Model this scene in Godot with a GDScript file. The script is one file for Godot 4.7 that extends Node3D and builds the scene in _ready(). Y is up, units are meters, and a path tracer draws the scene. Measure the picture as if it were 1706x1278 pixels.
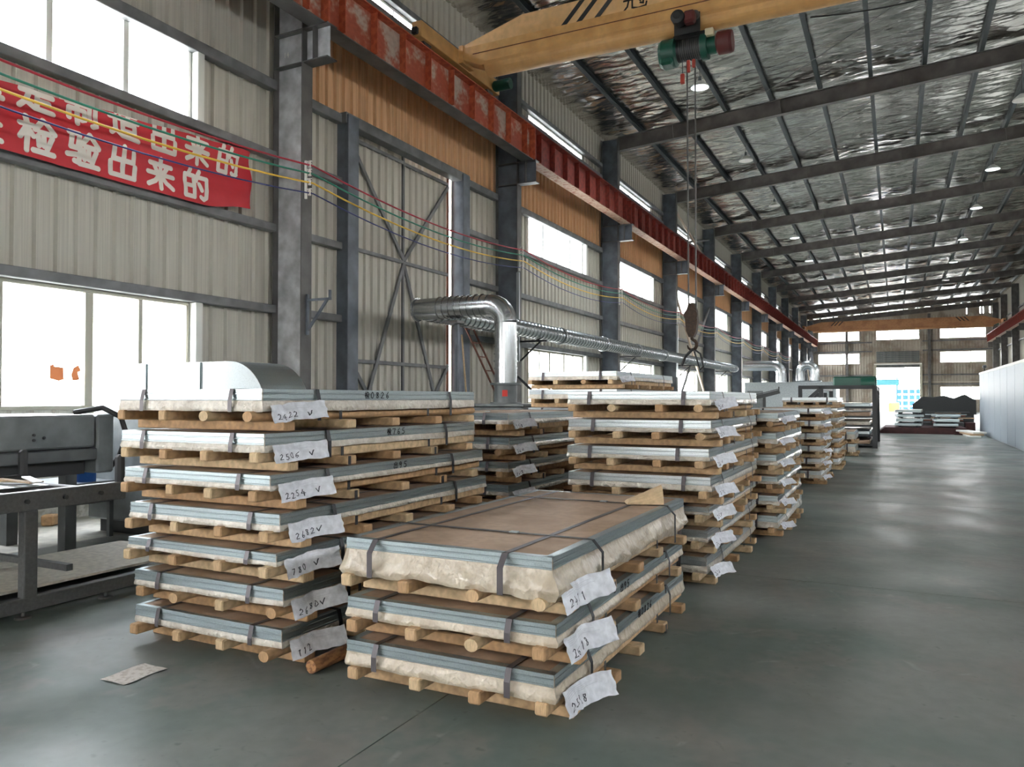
extends Node3D
# A long steel-framed factory hall with stacks of strapped sheet bundles.
# Axes: hall runs along -Z, left wall at -X, floor y = 0, metres.

const WALL_X := -9.9
const RIGHT_X := 10.6
const BAY := 8.43
const COL_Z := -10.3          # first column in view
const END_Z := -103.0
const NEAR_Z := 48.71
const PURLIN0 := -8.28
const PURLIN_STEP := 1.53
const ORD := ["first", "second", "third", "fourth", "fifth", "sixth", "seventh", "eighth", "ninth", "tenth", "eleventh", "twelfth", "thirteenth", "fourteenth"]

var T := {}
var M := {}
var used := {}
var cache := {}
var rng := RandomNumberGenerator.new()

func col_z(k: int) -> float: return COL_Z - BAY * k
func raf_y(x: float) -> float: return 10.77 + 0.0735 * (x + 9.07)     # underside of the rafters
func foil_y(x: float) -> float: return raf_y(x) + 0.74

# ------------------------------------------------------------------ mesh builder
class MB:
	var v := PackedVector3Array()
	var n := PackedVector3Array()
	var uv := PackedVector2Array()
	func tri(a: Vector3, b: Vector3, c: Vector3, out: Vector3):
		var nn := (c - a).cross(b - a)
		if nn.length_squared() < 1e-16: return
		nn = nn.normalized()
		if nn.dot(out) < 0.0:
			var t := b; b = c; c = t; nn = -nn
		v.append(a); v.append(b); v.append(c)
		for i in 3:
			n.append(nn); uv.append(Vector2.ZERO)
	func quad(a: Vector3, b: Vector3, c: Vector3, d: Vector3, out: Vector3):
		tri(a, b, c, out); tri(a, c, d, out)
	func box(c: Vector3, s: Vector3, b := Basis.IDENTITY, bev := 0.0):
		var h := s * 0.5
		bev = minf(bev, minf(h.x, minf(h.y, h.z)) * 0.8)
		var ax := [Vector3.RIGHT, Vector3.UP, Vector3.BACK]
		if bev <= 0.0:
			for i in 3:
				var u: Vector3 = ax[(i + 1) % 3]; var w: Vector3 = ax[(i + 2) % 3]
				var hu: Vector3 = u * h; var hw: Vector3 = w * h
				for sg in [-1.0, 1.0]:
					var o: Vector3 = ax[i] * h * sg
					quad(c + b * (o + hu + hw), c + b * (o + hu - hw), c + b * (o - hu - hw), c + b * (o - hu + hw), b * (ax[i] * sg))
			return
		for i in 3:
			var u: Vector3 = ax[(i + 1) % 3]; var w: Vector3 = ax[(i + 2) % 3]
			for sg in [-1.0, 1.0]:
				var o: Vector3 = ax[i] * h * sg
				var hu: Vector3 = u * (h - Vector3.ONE * bev); var hw: Vector3 = w * (h - Vector3.ONE * bev)
				quad(c + b * (o + hu + hw), c + b * (o + hu - hw), c + b * (o - hu - hw), c + b * (o - hu + hw), b * (ax[i] * sg))
		for i in 3:
			var u: Vector3 = ax[(i + 1) % 3]; var w: Vector3 = ax[(i + 2) % 3]
			var hi: Vector3 = ax[i] * (h - Vector3.ONE * bev)
			for su in [-1.0, 1.0]:
				for sw in [-1.0, 1.0]:
					var p: Vector3 = u * h * su + w * (h - Vector3.ONE * bev) * sw
					var q: Vector3 = u * (h - Vector3.ONE * bev) * su + w * h * sw
					quad(c + b * (p + hi), c + b * (p - hi), c + b * (q - hi), c + b * (q + hi), b * (u * su + w * sw))
		for sx in [-1.0, 1.0]:
			for sy in [-1.0, 1.0]:
				for sz in [-1.0, 1.0]:
					var s3 := Vector3(sx, sy, sz)
					var k := (h - Vector3.ONE * bev)
					tri(c + b * (Vector3(h.x, k.y, k.z) * s3), c + b * (Vector3(k.x, h.y, k.z) * s3), c + b * (Vector3(k.x, k.y, h.z) * s3), b * s3)
	func bar(p: Vector3, q: Vector3, w: float, d: float, bev := 0.0):   # box beam between two points
		var z := (q - p).normalized()
		var up := Vector3.UP if absf(z.y) < 0.99 else Vector3.RIGHT
		var x := up.cross(z).normalized()
		var y := z.cross(x)
		box((p + q) * 0.5, Vector3(w, d, p.distance_to(q)), Basis(x, y, z), bev)
	func sv(p: Vector3, nn: Vector3, t := Vector2.ZERO):
		v.append(p); n.append(nn); uv.append(t)
	func smooth_quad(p: Array, q: Array, t := []):
		var fn: Vector3 = (p[2] - p[0]).cross(p[1] - p[0])
		var av: Vector3 = q[0] + q[1] + q[2] + q[3]
		var ord := [0, 1, 2, 0, 2, 3] if fn.dot(av) >= 0.0 else [0, 2, 1, 0, 3, 2]
		for i in ord:
			sv(p[i], q[i], t[i] if t.size() > 0 else Vector2.ZERO)
	func tube(pts: Array, r, seg := 10, caps := true):
		var rings := []
		var t0: Vector3 = (pts[1] - pts[0]).normalized()
		var x := t0.cross(Vector3.UP if absf(t0.y) < 0.9 else Vector3.RIGHT).normalized()
		for i in pts.size():
			var t: Vector3
			if i == 0: t = t0
			elif i == pts.size() - 1: t = (pts[i] - pts[i - 1]).normalized()
			else: t = ((pts[i] - pts[i - 1]).normalized() + (pts[i + 1] - pts[i]).normalized()).normalized()
			x = (x - t * x.dot(t)).normalized()
			var y := t.cross(x)
			var ring := []
			var rr: float = r[i] if r is Array else r
			for k in seg:
				var a := TAU * k / seg
				ring.append([pts[i] + (x * cos(a) + y * sin(a)) * rr, x * cos(a) + y * sin(a)])
			rings.append(ring)
		for i in pts.size() - 1:
			for k in seg:
				var a = rings[i][k]; var b = rings[i][(k + 1) % seg]; var c = rings[i + 1][(k + 1) % seg]; var d = rings[i + 1][k]
				smooth_quad([a[0], b[0], c[0], d[0]], [a[1], b[1], c[1], d[1]])
		if caps:
			for e in [0, pts.size() - 1]:
				var o: Vector3 = (pts[0] - pts[1]) if e == 0 else (pts[-1] - pts[-2])
				for k in seg:
					tri(pts[e], rings[e][k][0], rings[e][(k + 1) % seg][0], o)
	func lathe(prof: Array, seg := 20, xf := Transform3D.IDENTITY):   # profile of (radius, height) about local Y
		for i in prof.size() - 1:
			var p: Vector2 = prof[i]; var q: Vector2 = prof[i + 1]
			var dn := Vector2(q.y - p.y, -(q.x - p.x)).normalized()
			for k in seg:
				var a := TAU * k / seg; var b := TAU * (k + 1) / seg
				var ca := Vector3(cos(a), 0, sin(a)); var cb := Vector3(cos(b), 0, sin(b))
				var na: Vector3 = xf.basis * (ca * dn.x + Vector3.UP * dn.y); var nb: Vector3 = xf.basis * (cb * dn.x + Vector3.UP * dn.y)
				smooth_quad([xf * (ca * p.x + Vector3.UP * p.y), xf * (cb * p.x + Vector3.UP * p.y), xf * (cb * q.x + Vector3.UP * q.y), xf * (ca * q.x + Vector3.UP * q.y)], [na, nb, nb, na])
	func prism(poly: PackedVector2Array, d: float, xf := Transform3D.IDENTITY):   # polygon in local XY, depth along local Z
		var idx := Geometry2D.triangulate_polygon(poly)
		for s in [-0.5, 0.5]:
			for i in range(0, idx.size(), 3):
				var a := poly[idx[i]]; var b := poly[idx[i + 1]]; var c := poly[idx[i + 2]]
				tri(xf * Vector3(a.x, a.y, d * s), xf * Vector3(b.x, b.y, d * s), xf * Vector3(c.x, c.y, d * s), xf.basis * Vector3(0, 0, s))
		var cw := Geometry2D.is_polygon_clockwise(poly)
		for i in poly.size():
			var a := poly[i]; var b := poly[(i + 1) % poly.size()]
			var o := (b - a).orthogonal()
			if not cw: o = -o
			var o3: Vector3 = xf.basis * Vector3(o.x, o.y, 0)
			if o3.dot(xf.basis * Vector3(o.x, o.y, 0)) < 0: o3 = -o3
			# test the side with a point just off the edge
			var mid := (a + b) * 0.5 + o.normalized() * 1e-4
			if Geometry2D.is_point_in_polygon(mid, poly): o3 = -o3
			quad(xf * Vector3(a.x, a.y, -d / 2), xf * Vector3(b.x, b.y, -d / 2), xf * Vector3(b.x, b.y, d / 2), xf * Vector3(a.x, a.y, d / 2), o3)
	func ribbon(pts: Array, side: Vector3, w: float, th: float):   # flat strap along a path
		for i in pts.size() - 1:
			bar_side(pts[i], pts[i + 1], side, w, th)
	func bar_side(p: Vector3, q: Vector3, side: Vector3, w: float, th: float):
		var z := (q - p).normalized()
		var y := z.cross(side).normalized()
		box((p + q) * 0.5, Vector3(w, th, p.distance_to(q) + th * 0.6), Basis(side, y, z))
	func grid(P: Array, two := false, nu := 1.0, nv := 1.0):   # P[i][j] points, smooth normals, uv over the sheet
		var a := P.size(); var b: int = P[0].size()
		var N := []
		for i in a:
			var row := []
			for j in b:
				var du: Vector3 = P[mini(i + 1, a - 1)][j] - P[maxi(i - 1, 0)][j]
				var dv: Vector3 = P[i][mini(j + 1, b - 1)] - P[i][maxi(j - 1, 0)]
				row.append(du.cross(dv).normalized())
			N.append(row)
		for i in a - 1:
			for j in b - 1:
				var t := [Vector2(float(i) / (a - 1) * nu, float(j) / (b - 1) * nv), Vector2(float(i + 1) / (a - 1) * nu, float(j) / (b - 1) * nv), Vector2(float(i + 1) / (a - 1) * nu, float(j + 1) / (b - 1) * nv), Vector2(float(i) / (a - 1) * nu, float(j + 1) / (b - 1) * nv)]
				smooth_quad([P[i][j], P[i + 1][j], P[i + 1][j + 1], P[i][j + 1]], [N[i][j], N[i + 1][j], N[i + 1][j + 1], N[i][j + 1]], t)
	func mesh() -> ArrayMesh:
		var m := ArrayMesh.new()
		var arr := []
		arr.resize(Mesh.ARRAY_MAX)
		arr[Mesh.ARRAY_VERTEX] = v; arr[Mesh.ARRAY_NORMAL] = n; arr[Mesh.ARRAY_TEX_UV] = uv
		m.add_surface_from_arrays(Mesh.PRIMITIVE_TRIANGLES, arr)
		return m

# ------------------------------------------------------------------ scene helpers
func numbered(parent: Node, called: String) -> String:
	var key := str(parent.get_instance_id()) + "/" + called
	var k: int = used.get(key, 0)
	used[key] = k + 1
	return called if k == 0 else "%s_%03d" % [called, k]

func tag(o: Node, label := "", category := "", group := "", kind := ""):
	if label != "": o.set_meta("label", label)
	if category != "": o.set_meta("category", category)
	if group != "": o.set_meta("group", group)
	if kind != "": o.set_meta("kind", kind)
	return o

func thing(called: String, label: String, category: String, at := Vector3.ZERO, turn := 0.0, group := "") -> Node3D:
	var o := Node3D.new()
	o.name = numbered(self, called)
	o.position = at; o.rotation.y = turn
	add_child(o)
	tag(o, label, category, group)
	return o

func structure(called: String, label: String, category: String, at := Vector3.ZERO) -> Node3D:
	var o := thing(called, label, category, at)
	o.set_meta("kind", "structure")
	return o

func add(called: String, mesh: Mesh, m: Material, parent: Node, at := Vector3.ZERO, basis := Basis.IDENTITY) -> MeshInstance3D:
	var o := MeshInstance3D.new()
	o.name = numbered(parent, called)
	o.mesh = mesh
	o.material_override = m
	o.transform = Transform3D(basis, at)
	o.cast_shadow = GeometryInstance3D.SHADOW_CASTING_SETTING_ON
	parent.add_child(o)
	return o

func cbox(s: Vector3, bev := 0.0) -> ArrayMesh:
	var key := "box%.4f,%.4f,%.4f,%.4f" % [s.x, s.y, s.z, bev]
	if not cache.has(key):
		var b := MB.new()
		b.box(Vector3.ZERO, s, Basis.IDENTITY, bev)
		cache[key] = b.mesh()
	return cache[key]

func pbox(called: String, c: Vector3, s: Vector3, m: Material, parent: Node, bev := 0.0, basis := Basis.IDENTITY) -> MeshInstance3D:
	return add(called, cbox(s, bev), m, parent, c, basis)

func beam(called: String, p: Vector3, q: Vector3, w: float, d: float, m: Material, parent: Node, bev := 0.0):
	var b := MB.new()
	b.bar(Vector3.ZERO, q - p, w, d, bev)
	return add(called, b.mesh(), m, parent, p)

# ------------------------------------------------------------------ textures and materials
func gray_tex(sd: int, freq: float, lo: float, hi: float, stretch := Vector2.ONE, ridged := false, size := 256, pw := 1.0) -> ImageTexture:
	var f := FastNoiseLite.new()
	f.seed = sd; f.noise_type = FastNoiseLite.TYPE_SIMPLEX_SMOOTH; f.frequency = freq
	f.fractal_octaves = 5
	if ridged: f.fractal_type = FastNoiseLite.FRACTAL_RIDGED
	var src := f.get_seamless_image(int(size * stretch.x), int(size * stretch.y))
	src.resize(size, size, Image.INTERPOLATE_LANCZOS)
	var im := Image.create(size, size, true, Image.FORMAT_RGB8)
	for y in size:
		for x in size:
			var g := lo + (hi - lo) * pow(src.get_pixel(x, y).r, pw)
			im.set_pixel(x, y, Color(g, g, g))
	im.generate_mipmaps()
	return ImageTexture.create_from_image(im)

func two_tone(sd: int, freq: float, c0: Color, c1: Color, edge0: float, edge1: float, stretch := Vector2.ONE, size := 512, sd2 := 0, c2 := Color.BLACK, k2 := 0.0, size_h := 0) -> ImageTexture:
	var f := FastNoiseLite.new()
	f.seed = sd; f.frequency = freq; f.fractal_octaves = 5; f.noise_type = FastNoiseLite.TYPE_SIMPLEX_SMOOTH
	var src := f.get_seamless_image(int(size * stretch.x), int(size * stretch.y))
	src.resize(size, size, Image.INTERPOLATE_LANCZOS)
	f.seed = sd + 77; f.frequency = freq * 6.0
	var fine := f.get_seamless_image(int(size * stretch.x), int(size * stretch.y))
	fine.resize(size, size, Image.INTERPOLATE_LANCZOS)
	var im := Image.create(size, size, true, Image.FORMAT_RGB8)
	for y in size:
		for x in size:
			var a := src.get_pixel(x, y).r; var b := fine.get_pixel(x, y).r
			var c := c0.lerp(c1, smoothstep(edge0, edge1, a + (b - 0.5) * 0.35))
			if k2 > 0.0: c = c.lerp(c2, k2 * smoothstep(0.62, 0.8, b * 0.6 + a * 0.4))
			var g := 0.93 + 0.14 * b
			im.set_pixel(x, y, Color(c.r * g, c.g * g, c.b * g))
	im.generate_mipmaps()
	return ImageTexture.create_from_image(im)

func floor_tex() -> ImageTexture:      # green epoxy, worn grey and brown, with scratches and specks
	var S := 1024
	var ims := []
	for q in [[41, 0.004, false, 4], [42, 0.007, false, 5], [43, 0.01, true, 3], [44, 0.06, false, 3], [45, 0.02, true, 2]]:
		var n := FastNoiseLite.new()
		n.seed = q[0]; n.frequency = q[1]; n.fractal_octaves = q[3]; n.noise_type = FastNoiseLite.TYPE_SIMPLEX_SMOOTH
		if q[2]: n.fractal_type = FastNoiseLite.FRACTAL_RIDGED
		ims.append(n.get_seamless_image(S, S))
	var im := Image.create(S, S, true, Image.FORMAT_RGB8)
	var green := rgb(97, 107, 100); var grey := rgb(117, 119, 113); var brown := rgb(122, 115, 108); var pale := rgb(146, 149, 141)
	for y in S:
		for x in S:
			var a: float = ims[0].get_pixel(x, y).r; var b: float = ims[1].get_pixel(x, y).r
			var f: float = ims[3].get_pixel(x, y).r
			var c := green.lerp(grey, smoothstep(0.3, 0.75, a))
			c = c.lerp(brown, 0.5 * smoothstep(0.55, 0.8, b + (f - 0.5) * 0.25))
			c = c.lerp(pale, 0.5 * smoothstep(0.86, 0.97, ims[2].get_pixel(x, y).r) * smoothstep(0.35, 0.7, b))
			c = c.lerp(rgb(62, 68, 64), 0.5 * smoothstep(0.8, 0.95, f) + 0.25 * smoothstep(0.93, 1.0, ims[4].get_pixel(x, y).r))
			var g := 0.95 + 0.1 * f
			im.set_pixel(x, y, Color(c.r * g, c.g * g, c.b * g))
	im.generate_mipmaps()
	return ImageTexture.create_from_image(im)

func rgb(r: int, g: int, b: int) -> Color: return Color8(r, g, b)

func mat(called: String, c: Color, rough: float, metal := 0.0, tex: Texture2D = null, scale := Vector3.ONE, world := false) -> StandardMaterial3D:
	var m := StandardMaterial3D.new()
	m.resource_name = called
	m.albedo_color = c; m.roughness = rough; m.metallic = metal
	m.cull_mode = BaseMaterial3D.CULL_DISABLED
	if tex:
		m.albedo_texture = tex
		m.uv1_triplanar = true
		m.uv1_world_triplanar = world
		m.uv1_scale = scale
	M[called] = m
	return m

func bump(m: StandardMaterial3D, tex: Texture2D, scale: float):
	m.heightmap_enabled = true
	m.heightmap_texture = tex
	m.heightmap_scale = scale

func make_materials():
	T.fine = gray_tex(1, 0.05, 0.82, 1.0)
	T.blotch = gray_tex(2, 0.012, 0.72, 1.0)
	T.streak = gray_tex(3, 0.03, 0.87, 1.0, Vector2(4, 0.5))
	T.grain = gray_tex(4, 0.02, 0.76, 1.0, Vector2(6, 0.6))
	T.spangle = gray_tex(5, 0.09, 0.86, 1.0, Vector2.ONE, true)
	T.crease = gray_tex(6, 0.02, 0.0, 1.0, Vector2(1, 1), true)
	var f := mat("floor_epoxy", Color.WHITE, 0.34, 0.0, floor_tex(), Vector3.ONE * 0.11, true)
	f.roughness_texture = gray_tex(12, 0.012, 0.6, 1.0, Vector2(1, 1), false, 512)
	f.roughness_texture_channel = BaseMaterial3D.TEXTURE_CHANNEL_RED
	f.roughness = 0.54
	f.metallic_specular = 0.45
	bump(f, T.fine, 0.05)
	mat("bare_concrete", Color.WHITE, 0.75, 0.0, two_tone(13, 0.01, rgb(176, 172, 160), rgb(150, 147, 138), 0.4, 0.7), Vector3.ONE * 0.3, true)
	mat("plinth_plaster", Color.WHITE, 0.85, 0.0, two_tone(14, 0.02, rgb(205, 200, 190), rgb(170, 163, 150), 0.5, 0.75), Vector3.ONE * 0.5, true)
	mat("cladding", rgb(204, 200, 188), 0.55, 0.0, T.streak, Vector3(0.9, 0.08, 0.9), true)
	mat("cladding_orange", Color.WHITE, 0.55, 0.0, two_tone(16, 0.014, rgb(232, 186, 140), rgb(214, 166, 122), 0.45, 0.75, Vector2(4, 0.4), 256), Vector3(0.5, 0.15, 0.5), true)  # orange-tan sheets of the band at runway height
	mat("cladding_end", rgb(176, 168, 156), 0.6, 0.0, two_tone(17, 0.012, Color(1, 1, 1), Color(0.8, 0.77, 0.74), 0.4, 0.85, Vector2(1, 1), 256), Vector3(0.12, 0.12, 0.12), true)
	mat("outer_skin", rgb(150, 150, 148), 0.7)
	mat("steel_paint", rgb(222, 223, 226), 0.5, 0.0, T.blotch, Vector3.ONE * 0.8)
	mat("steel_dark", rgb(106, 104, 102), 0.5, 0.0, T.blotch, Vector3.ONE * 0.6)
	mat("steel_blue", rgb(112, 120, 130), 0.5, 0.0, T.blotch, Vector3.ONE * 0.6)
	mat("girt_paint", rgb(128, 129, 130), 0.55, 0.0, T.blotch, Vector3.ONE * 0.5)
	mat("purlin_paint", rgb(70, 76, 78), 0.5, 0.0, T.fine, Vector3.ONE)
	mat("rafter_paint", rgb(112, 106, 102), 0.55, 0.0, T.blotch, Vector3.ONE * 0.4)
	mat("red_oxide", Color.WHITE, 0.6, 0.0, two_tone(21, 0.005, rgb(168, 80, 56), rgb(178, 160, 146), 0.3, 0.8, Vector2.ONE, 512), Vector3(0.5, 0.5, 0.42), true)
	mat("red_oxide_plain", Color.WHITE, 0.6, 0.0, two_tone(22, 0.03, rgb(196, 98, 66), rgb(172, 80, 54), 0.35, 0.7, Vector2.ONE, 256), Vector3.ONE * 0.8, true)
	mat("red_dark", Color.WHITE, 0.6, 0.0, two_tone(23, 0.03, rgb(138, 56, 44), rgb(116, 48, 38), 0.4, 0.7, Vector2.ONE, 256), Vector3.ONE * 0.6, true)
	mat("flange_bounce_tint", Color.WHITE, 0.7, 0.0, two_tone(24, 0.03, rgb(176, 150, 130), rgb(140, 92, 72), 0.45, 0.7, Vector2.ONE, 256), Vector3.ONE * 0.7, true)  # warm wall bounce on the underside is put into the flange colour
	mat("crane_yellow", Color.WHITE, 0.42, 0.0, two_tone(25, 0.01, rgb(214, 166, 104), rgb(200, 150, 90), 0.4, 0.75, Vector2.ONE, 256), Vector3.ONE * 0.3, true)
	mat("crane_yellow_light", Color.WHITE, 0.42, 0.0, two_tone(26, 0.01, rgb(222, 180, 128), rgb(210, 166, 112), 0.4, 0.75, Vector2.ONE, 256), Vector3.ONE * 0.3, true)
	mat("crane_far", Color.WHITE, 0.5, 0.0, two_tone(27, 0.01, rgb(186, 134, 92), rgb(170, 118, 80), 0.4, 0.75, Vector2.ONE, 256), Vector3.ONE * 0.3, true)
	mat("stripe_black", rgb(52, 52, 52), 0.5)
	mat("ink", rgb(28, 27, 30), 0.7)
	mat("hoist_green", rgb(24, 84, 68), 0.35, 0.0, T.fine, Vector3.ONE * 3)
	mat("hoist_black", rgb(38, 38, 38), 0.45)
	mat("hoist_maroon", rgb(92, 40, 38), 0.45)
	mat("hoist_cream", rgb(214, 200, 166), 0.5)
	mat("hook_rust", rgb(72, 54, 40), 0.6, 0.4, T.blotch, Vector3.ONE * 4)
	mat("limit_red", rgb(176, 62, 48), 0.5)
	mat("rope", rgb(96, 94, 92), 0.5, 0.6)
	var foil := mat("foil", rgb(236, 231, 224), 0.2, 0.97, T.blotch, Vector3(0.14, 0.5, 0.6), true)
	bump(foil, T.crease, 2.0)
	var g := mat("galvanized", rgb(176, 188, 190), 0.38, 0.9, T.spangle, Vector3.ONE * 2.5)
	g.metallic_specular = 0.6
	mat("galvanized_bright", rgb(204, 212, 215), 0.3, 0.92, T.spangle, Vector3.ONE * 2.0)
	var d := mat("duct_metal", rgb(214, 218, 220), 0.25, 0.95, T.fine, Vector3.ONE * 2.0)
	d.metallic_specular = 0.6
	var w := mat("wrap_paper", Color.WHITE, 0.5, 0.0, two_tone(31, 0.02, rgb(200, 186, 164), rgb(180, 164, 142), 0.4, 0.75, Vector2.ONE, 256), Vector3.ONE * 1.4)
	w.clearcoat_enabled = true; w.clearcoat = 0.6; w.clearcoat_roughness = 0.25
	bump(w, T.crease, 1.4)
	w = mat("wrap_white", Color.WHITE, 0.5, 0.0, two_tone(32, 0.02, rgb(208, 200, 186), rgb(188, 178, 162), 0.4, 0.75, Vector2.ONE, 256), Vector3.ONE * 1.4)
	w.clearcoat_enabled = true; w.clearcoat = 0.35; w.clearcoat_roughness = 0.3
	bump(w, T.crease, 1.4)
	w = mat("wrap_film", Color.WHITE, 0.36, 0.25, two_tone(33, 0.02, rgb(196, 188, 174), rgb(174, 164, 148), 0.4, 0.75, Vector2.ONE, 256), Vector3.ONE * 1.4)
	w.clearcoat_enabled = true; w.clearcoat = 0.7; w.clearcoat_roughness = 0.15
	bump(w, T.crease, 1.4)
	mat("kraft_top", Color.WHITE, 0.62, 0.0, two_tone(34, 0.012, rgb(172, 146, 122), rgb(158, 132, 108), 0.4, 0.75, Vector2.ONE, 256), Vector3.ONE * 0.7)
	mat("sheet_core", rgb(120, 124, 126), 0.4, 0.8)
	mat("strap", rgb(88, 82, 84), 0.45, 0.3)
	mat("strap_dark", rgb(56, 56, 58), 0.45, 0.3)
	for i in 3:
		var c: Color = [rgb(218, 182, 138), rgb(202, 162, 118), rgb(226, 196, 154)][i]
		mat("wood_z%d" % i, c, 0.75, 0.0, T.grain, Vector3(5, 5, 0.6))
		mat("wood_x%d" % i, c, 0.75, 0.0, T.grain, Vector3(0.6, 5, 5))
	mat("log_bark", Color.WHITE, 0.8, 0.0, two_tone(35, 0.03, rgb(172, 124, 80), rgb(122, 82, 56), 0.4, 0.7, Vector2.ONE, 256), Vector3(3, 3, 1))
	mat("conveyor_gray", rgb(92, 93, 92), 0.5, 0.0, T.fine, Vector3.ONE * 2)
	mat("conveyor_dark", rgb(44, 45, 46), 0.5)
	mat("machine_gray", rgb(122, 128, 128), 0.45, 0.0, T.blotch, Vector3.ONE * 0.7)
	mat("machine_gray_dark", rgb(96, 100, 100), 0.45, 0.0, T.blotch, Vector3.ONE * 0.7)
	mat("cream_panel", rgb(222, 216, 200), 0.5, 0.0, T.fine, Vector3.ONE)
	mat("cardboard", rgb(190, 160, 126), 0.8, 0.0, T.fine, Vector3.ONE * 2)
	mat("white_strip", rgb(222, 220, 214), 0.4)
	mat("booth_gray", rgb(176, 184, 186), 0.4, 0.0, T.fine, Vector3.ONE)
	mat("panel_white", rgb(150, 160, 168), 0.4).metallic_specular = 0.3
	mat("panel_joint", rgb(150, 156, 160), 0.4)
	mat("window_frame", rgb(226, 226, 220), 0.5)
	mat("window_frame_aged", rgb(176, 172, 156), 0.5)
	mat("black_rubber", rgb(34, 34, 36), 0.5)
	mat("porcelain", rgb(232, 226, 220), 0.2)
	mat("wire_red", rgb(168, 32, 52), 0.4)
	mat("wire_green", rgb(36, 128, 104), 0.4)
	mat("wire_yellow", rgb(232, 190, 70), 0.4)
	mat("wire_blue", rgb(48, 54, 116), 0.4)
	mat("rust", Color.WHITE, 0.8, 0.0, two_tone(36, 0.03, rgb(120, 72, 54), rgb(96, 60, 48), 0.4, 0.7, Vector2.ONE, 256), Vector3.ONE * 2)
	mat("brace_tan", rgb(196, 176, 156), 0.6)
	mat("sticker_orange", rgb(232, 138, 84), 0.6)
	mat("sticker_red", rgb(206, 52, 44), 0.5)
	mat("blue_paint", rgb(34, 92, 170), 0.5)
	mat("teal_paint", rgb(36, 96, 104), 0.5)
	mat("maroon_paint", rgb(76, 36, 34), 0.6, 0.0, T.blotch, Vector3.ONE)
	mat("dark_mesh", rgb(40, 42, 42), 0.7, 0.0, T.fine, Vector3.ONE)
	mat("paper_white", Color.WHITE, 0.7, 0.0, two_tone(37, 0.02, rgb(214, 206, 196), rgb(192, 180, 168), 0.45, 0.75, Vector2.ONE, 256), Vector3.ONE * 4)
	mat("yard_concrete", rgb(190, 188, 182), 0.9)
	var p := mat("glass", Color(0.95, 0.97, 0.97, 0.12), 0.05)
	p.transparency = BaseMaterial3D.TRANSPARENCY_ALPHA
	var l := mat("lamp_glow", rgb(250, 252, 255), 0.4)
	l.emission_enabled = true; l.emission = Color(0.92, 0.97, 1.0); l.emission_energy_multiplier = 2.2
	mat("lamp_shade", rgb(226, 226, 220), 0.35)

# ------------------------------------------------------------------ stroke drawing (flat print)
func stroke(im: Image, a: Vector2, b: Vector2, w: float, c: Color):
	var r := w * 0.5
	var lo := Vector2(minf(a.x, b.x) - r - 1, minf(a.y, b.y) - r - 1); var hi := Vector2(maxf(a.x, b.x) + r + 1, maxf(a.y, b.y) + r + 1)
	for y in range(maxi(0, int(lo.y)), mini(im.get_height(), int(hi.y) + 1)):
		for x in range(maxi(0, int(lo.x)), mini(im.get_width(), int(hi.x) + 1)):
			var p := Vector2(x + 0.5, y + 0.5)
			var d := p.distance_to(Geometry2D.get_closest_point_to_segment(p, a, b))
			var k := clampf(r + 0.5 - d, 0.0, 1.0)
			if k > 0.0: im.set_pixel(x, y, im.get_pixel(x, y).lerp(c, k))

func glyph(im: Image, strokes: Array, at: Vector2, size: Vector2, w: float, c: Color):
	for s in strokes:
		for i in range(0, s.size() - 2, 2):
			stroke(im, at + Vector2(s[i], s[i + 1]) / 100.0 * size, at + Vector2(s[i + 2], s[i + 3]) / 100.0 * size, w, c)

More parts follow.
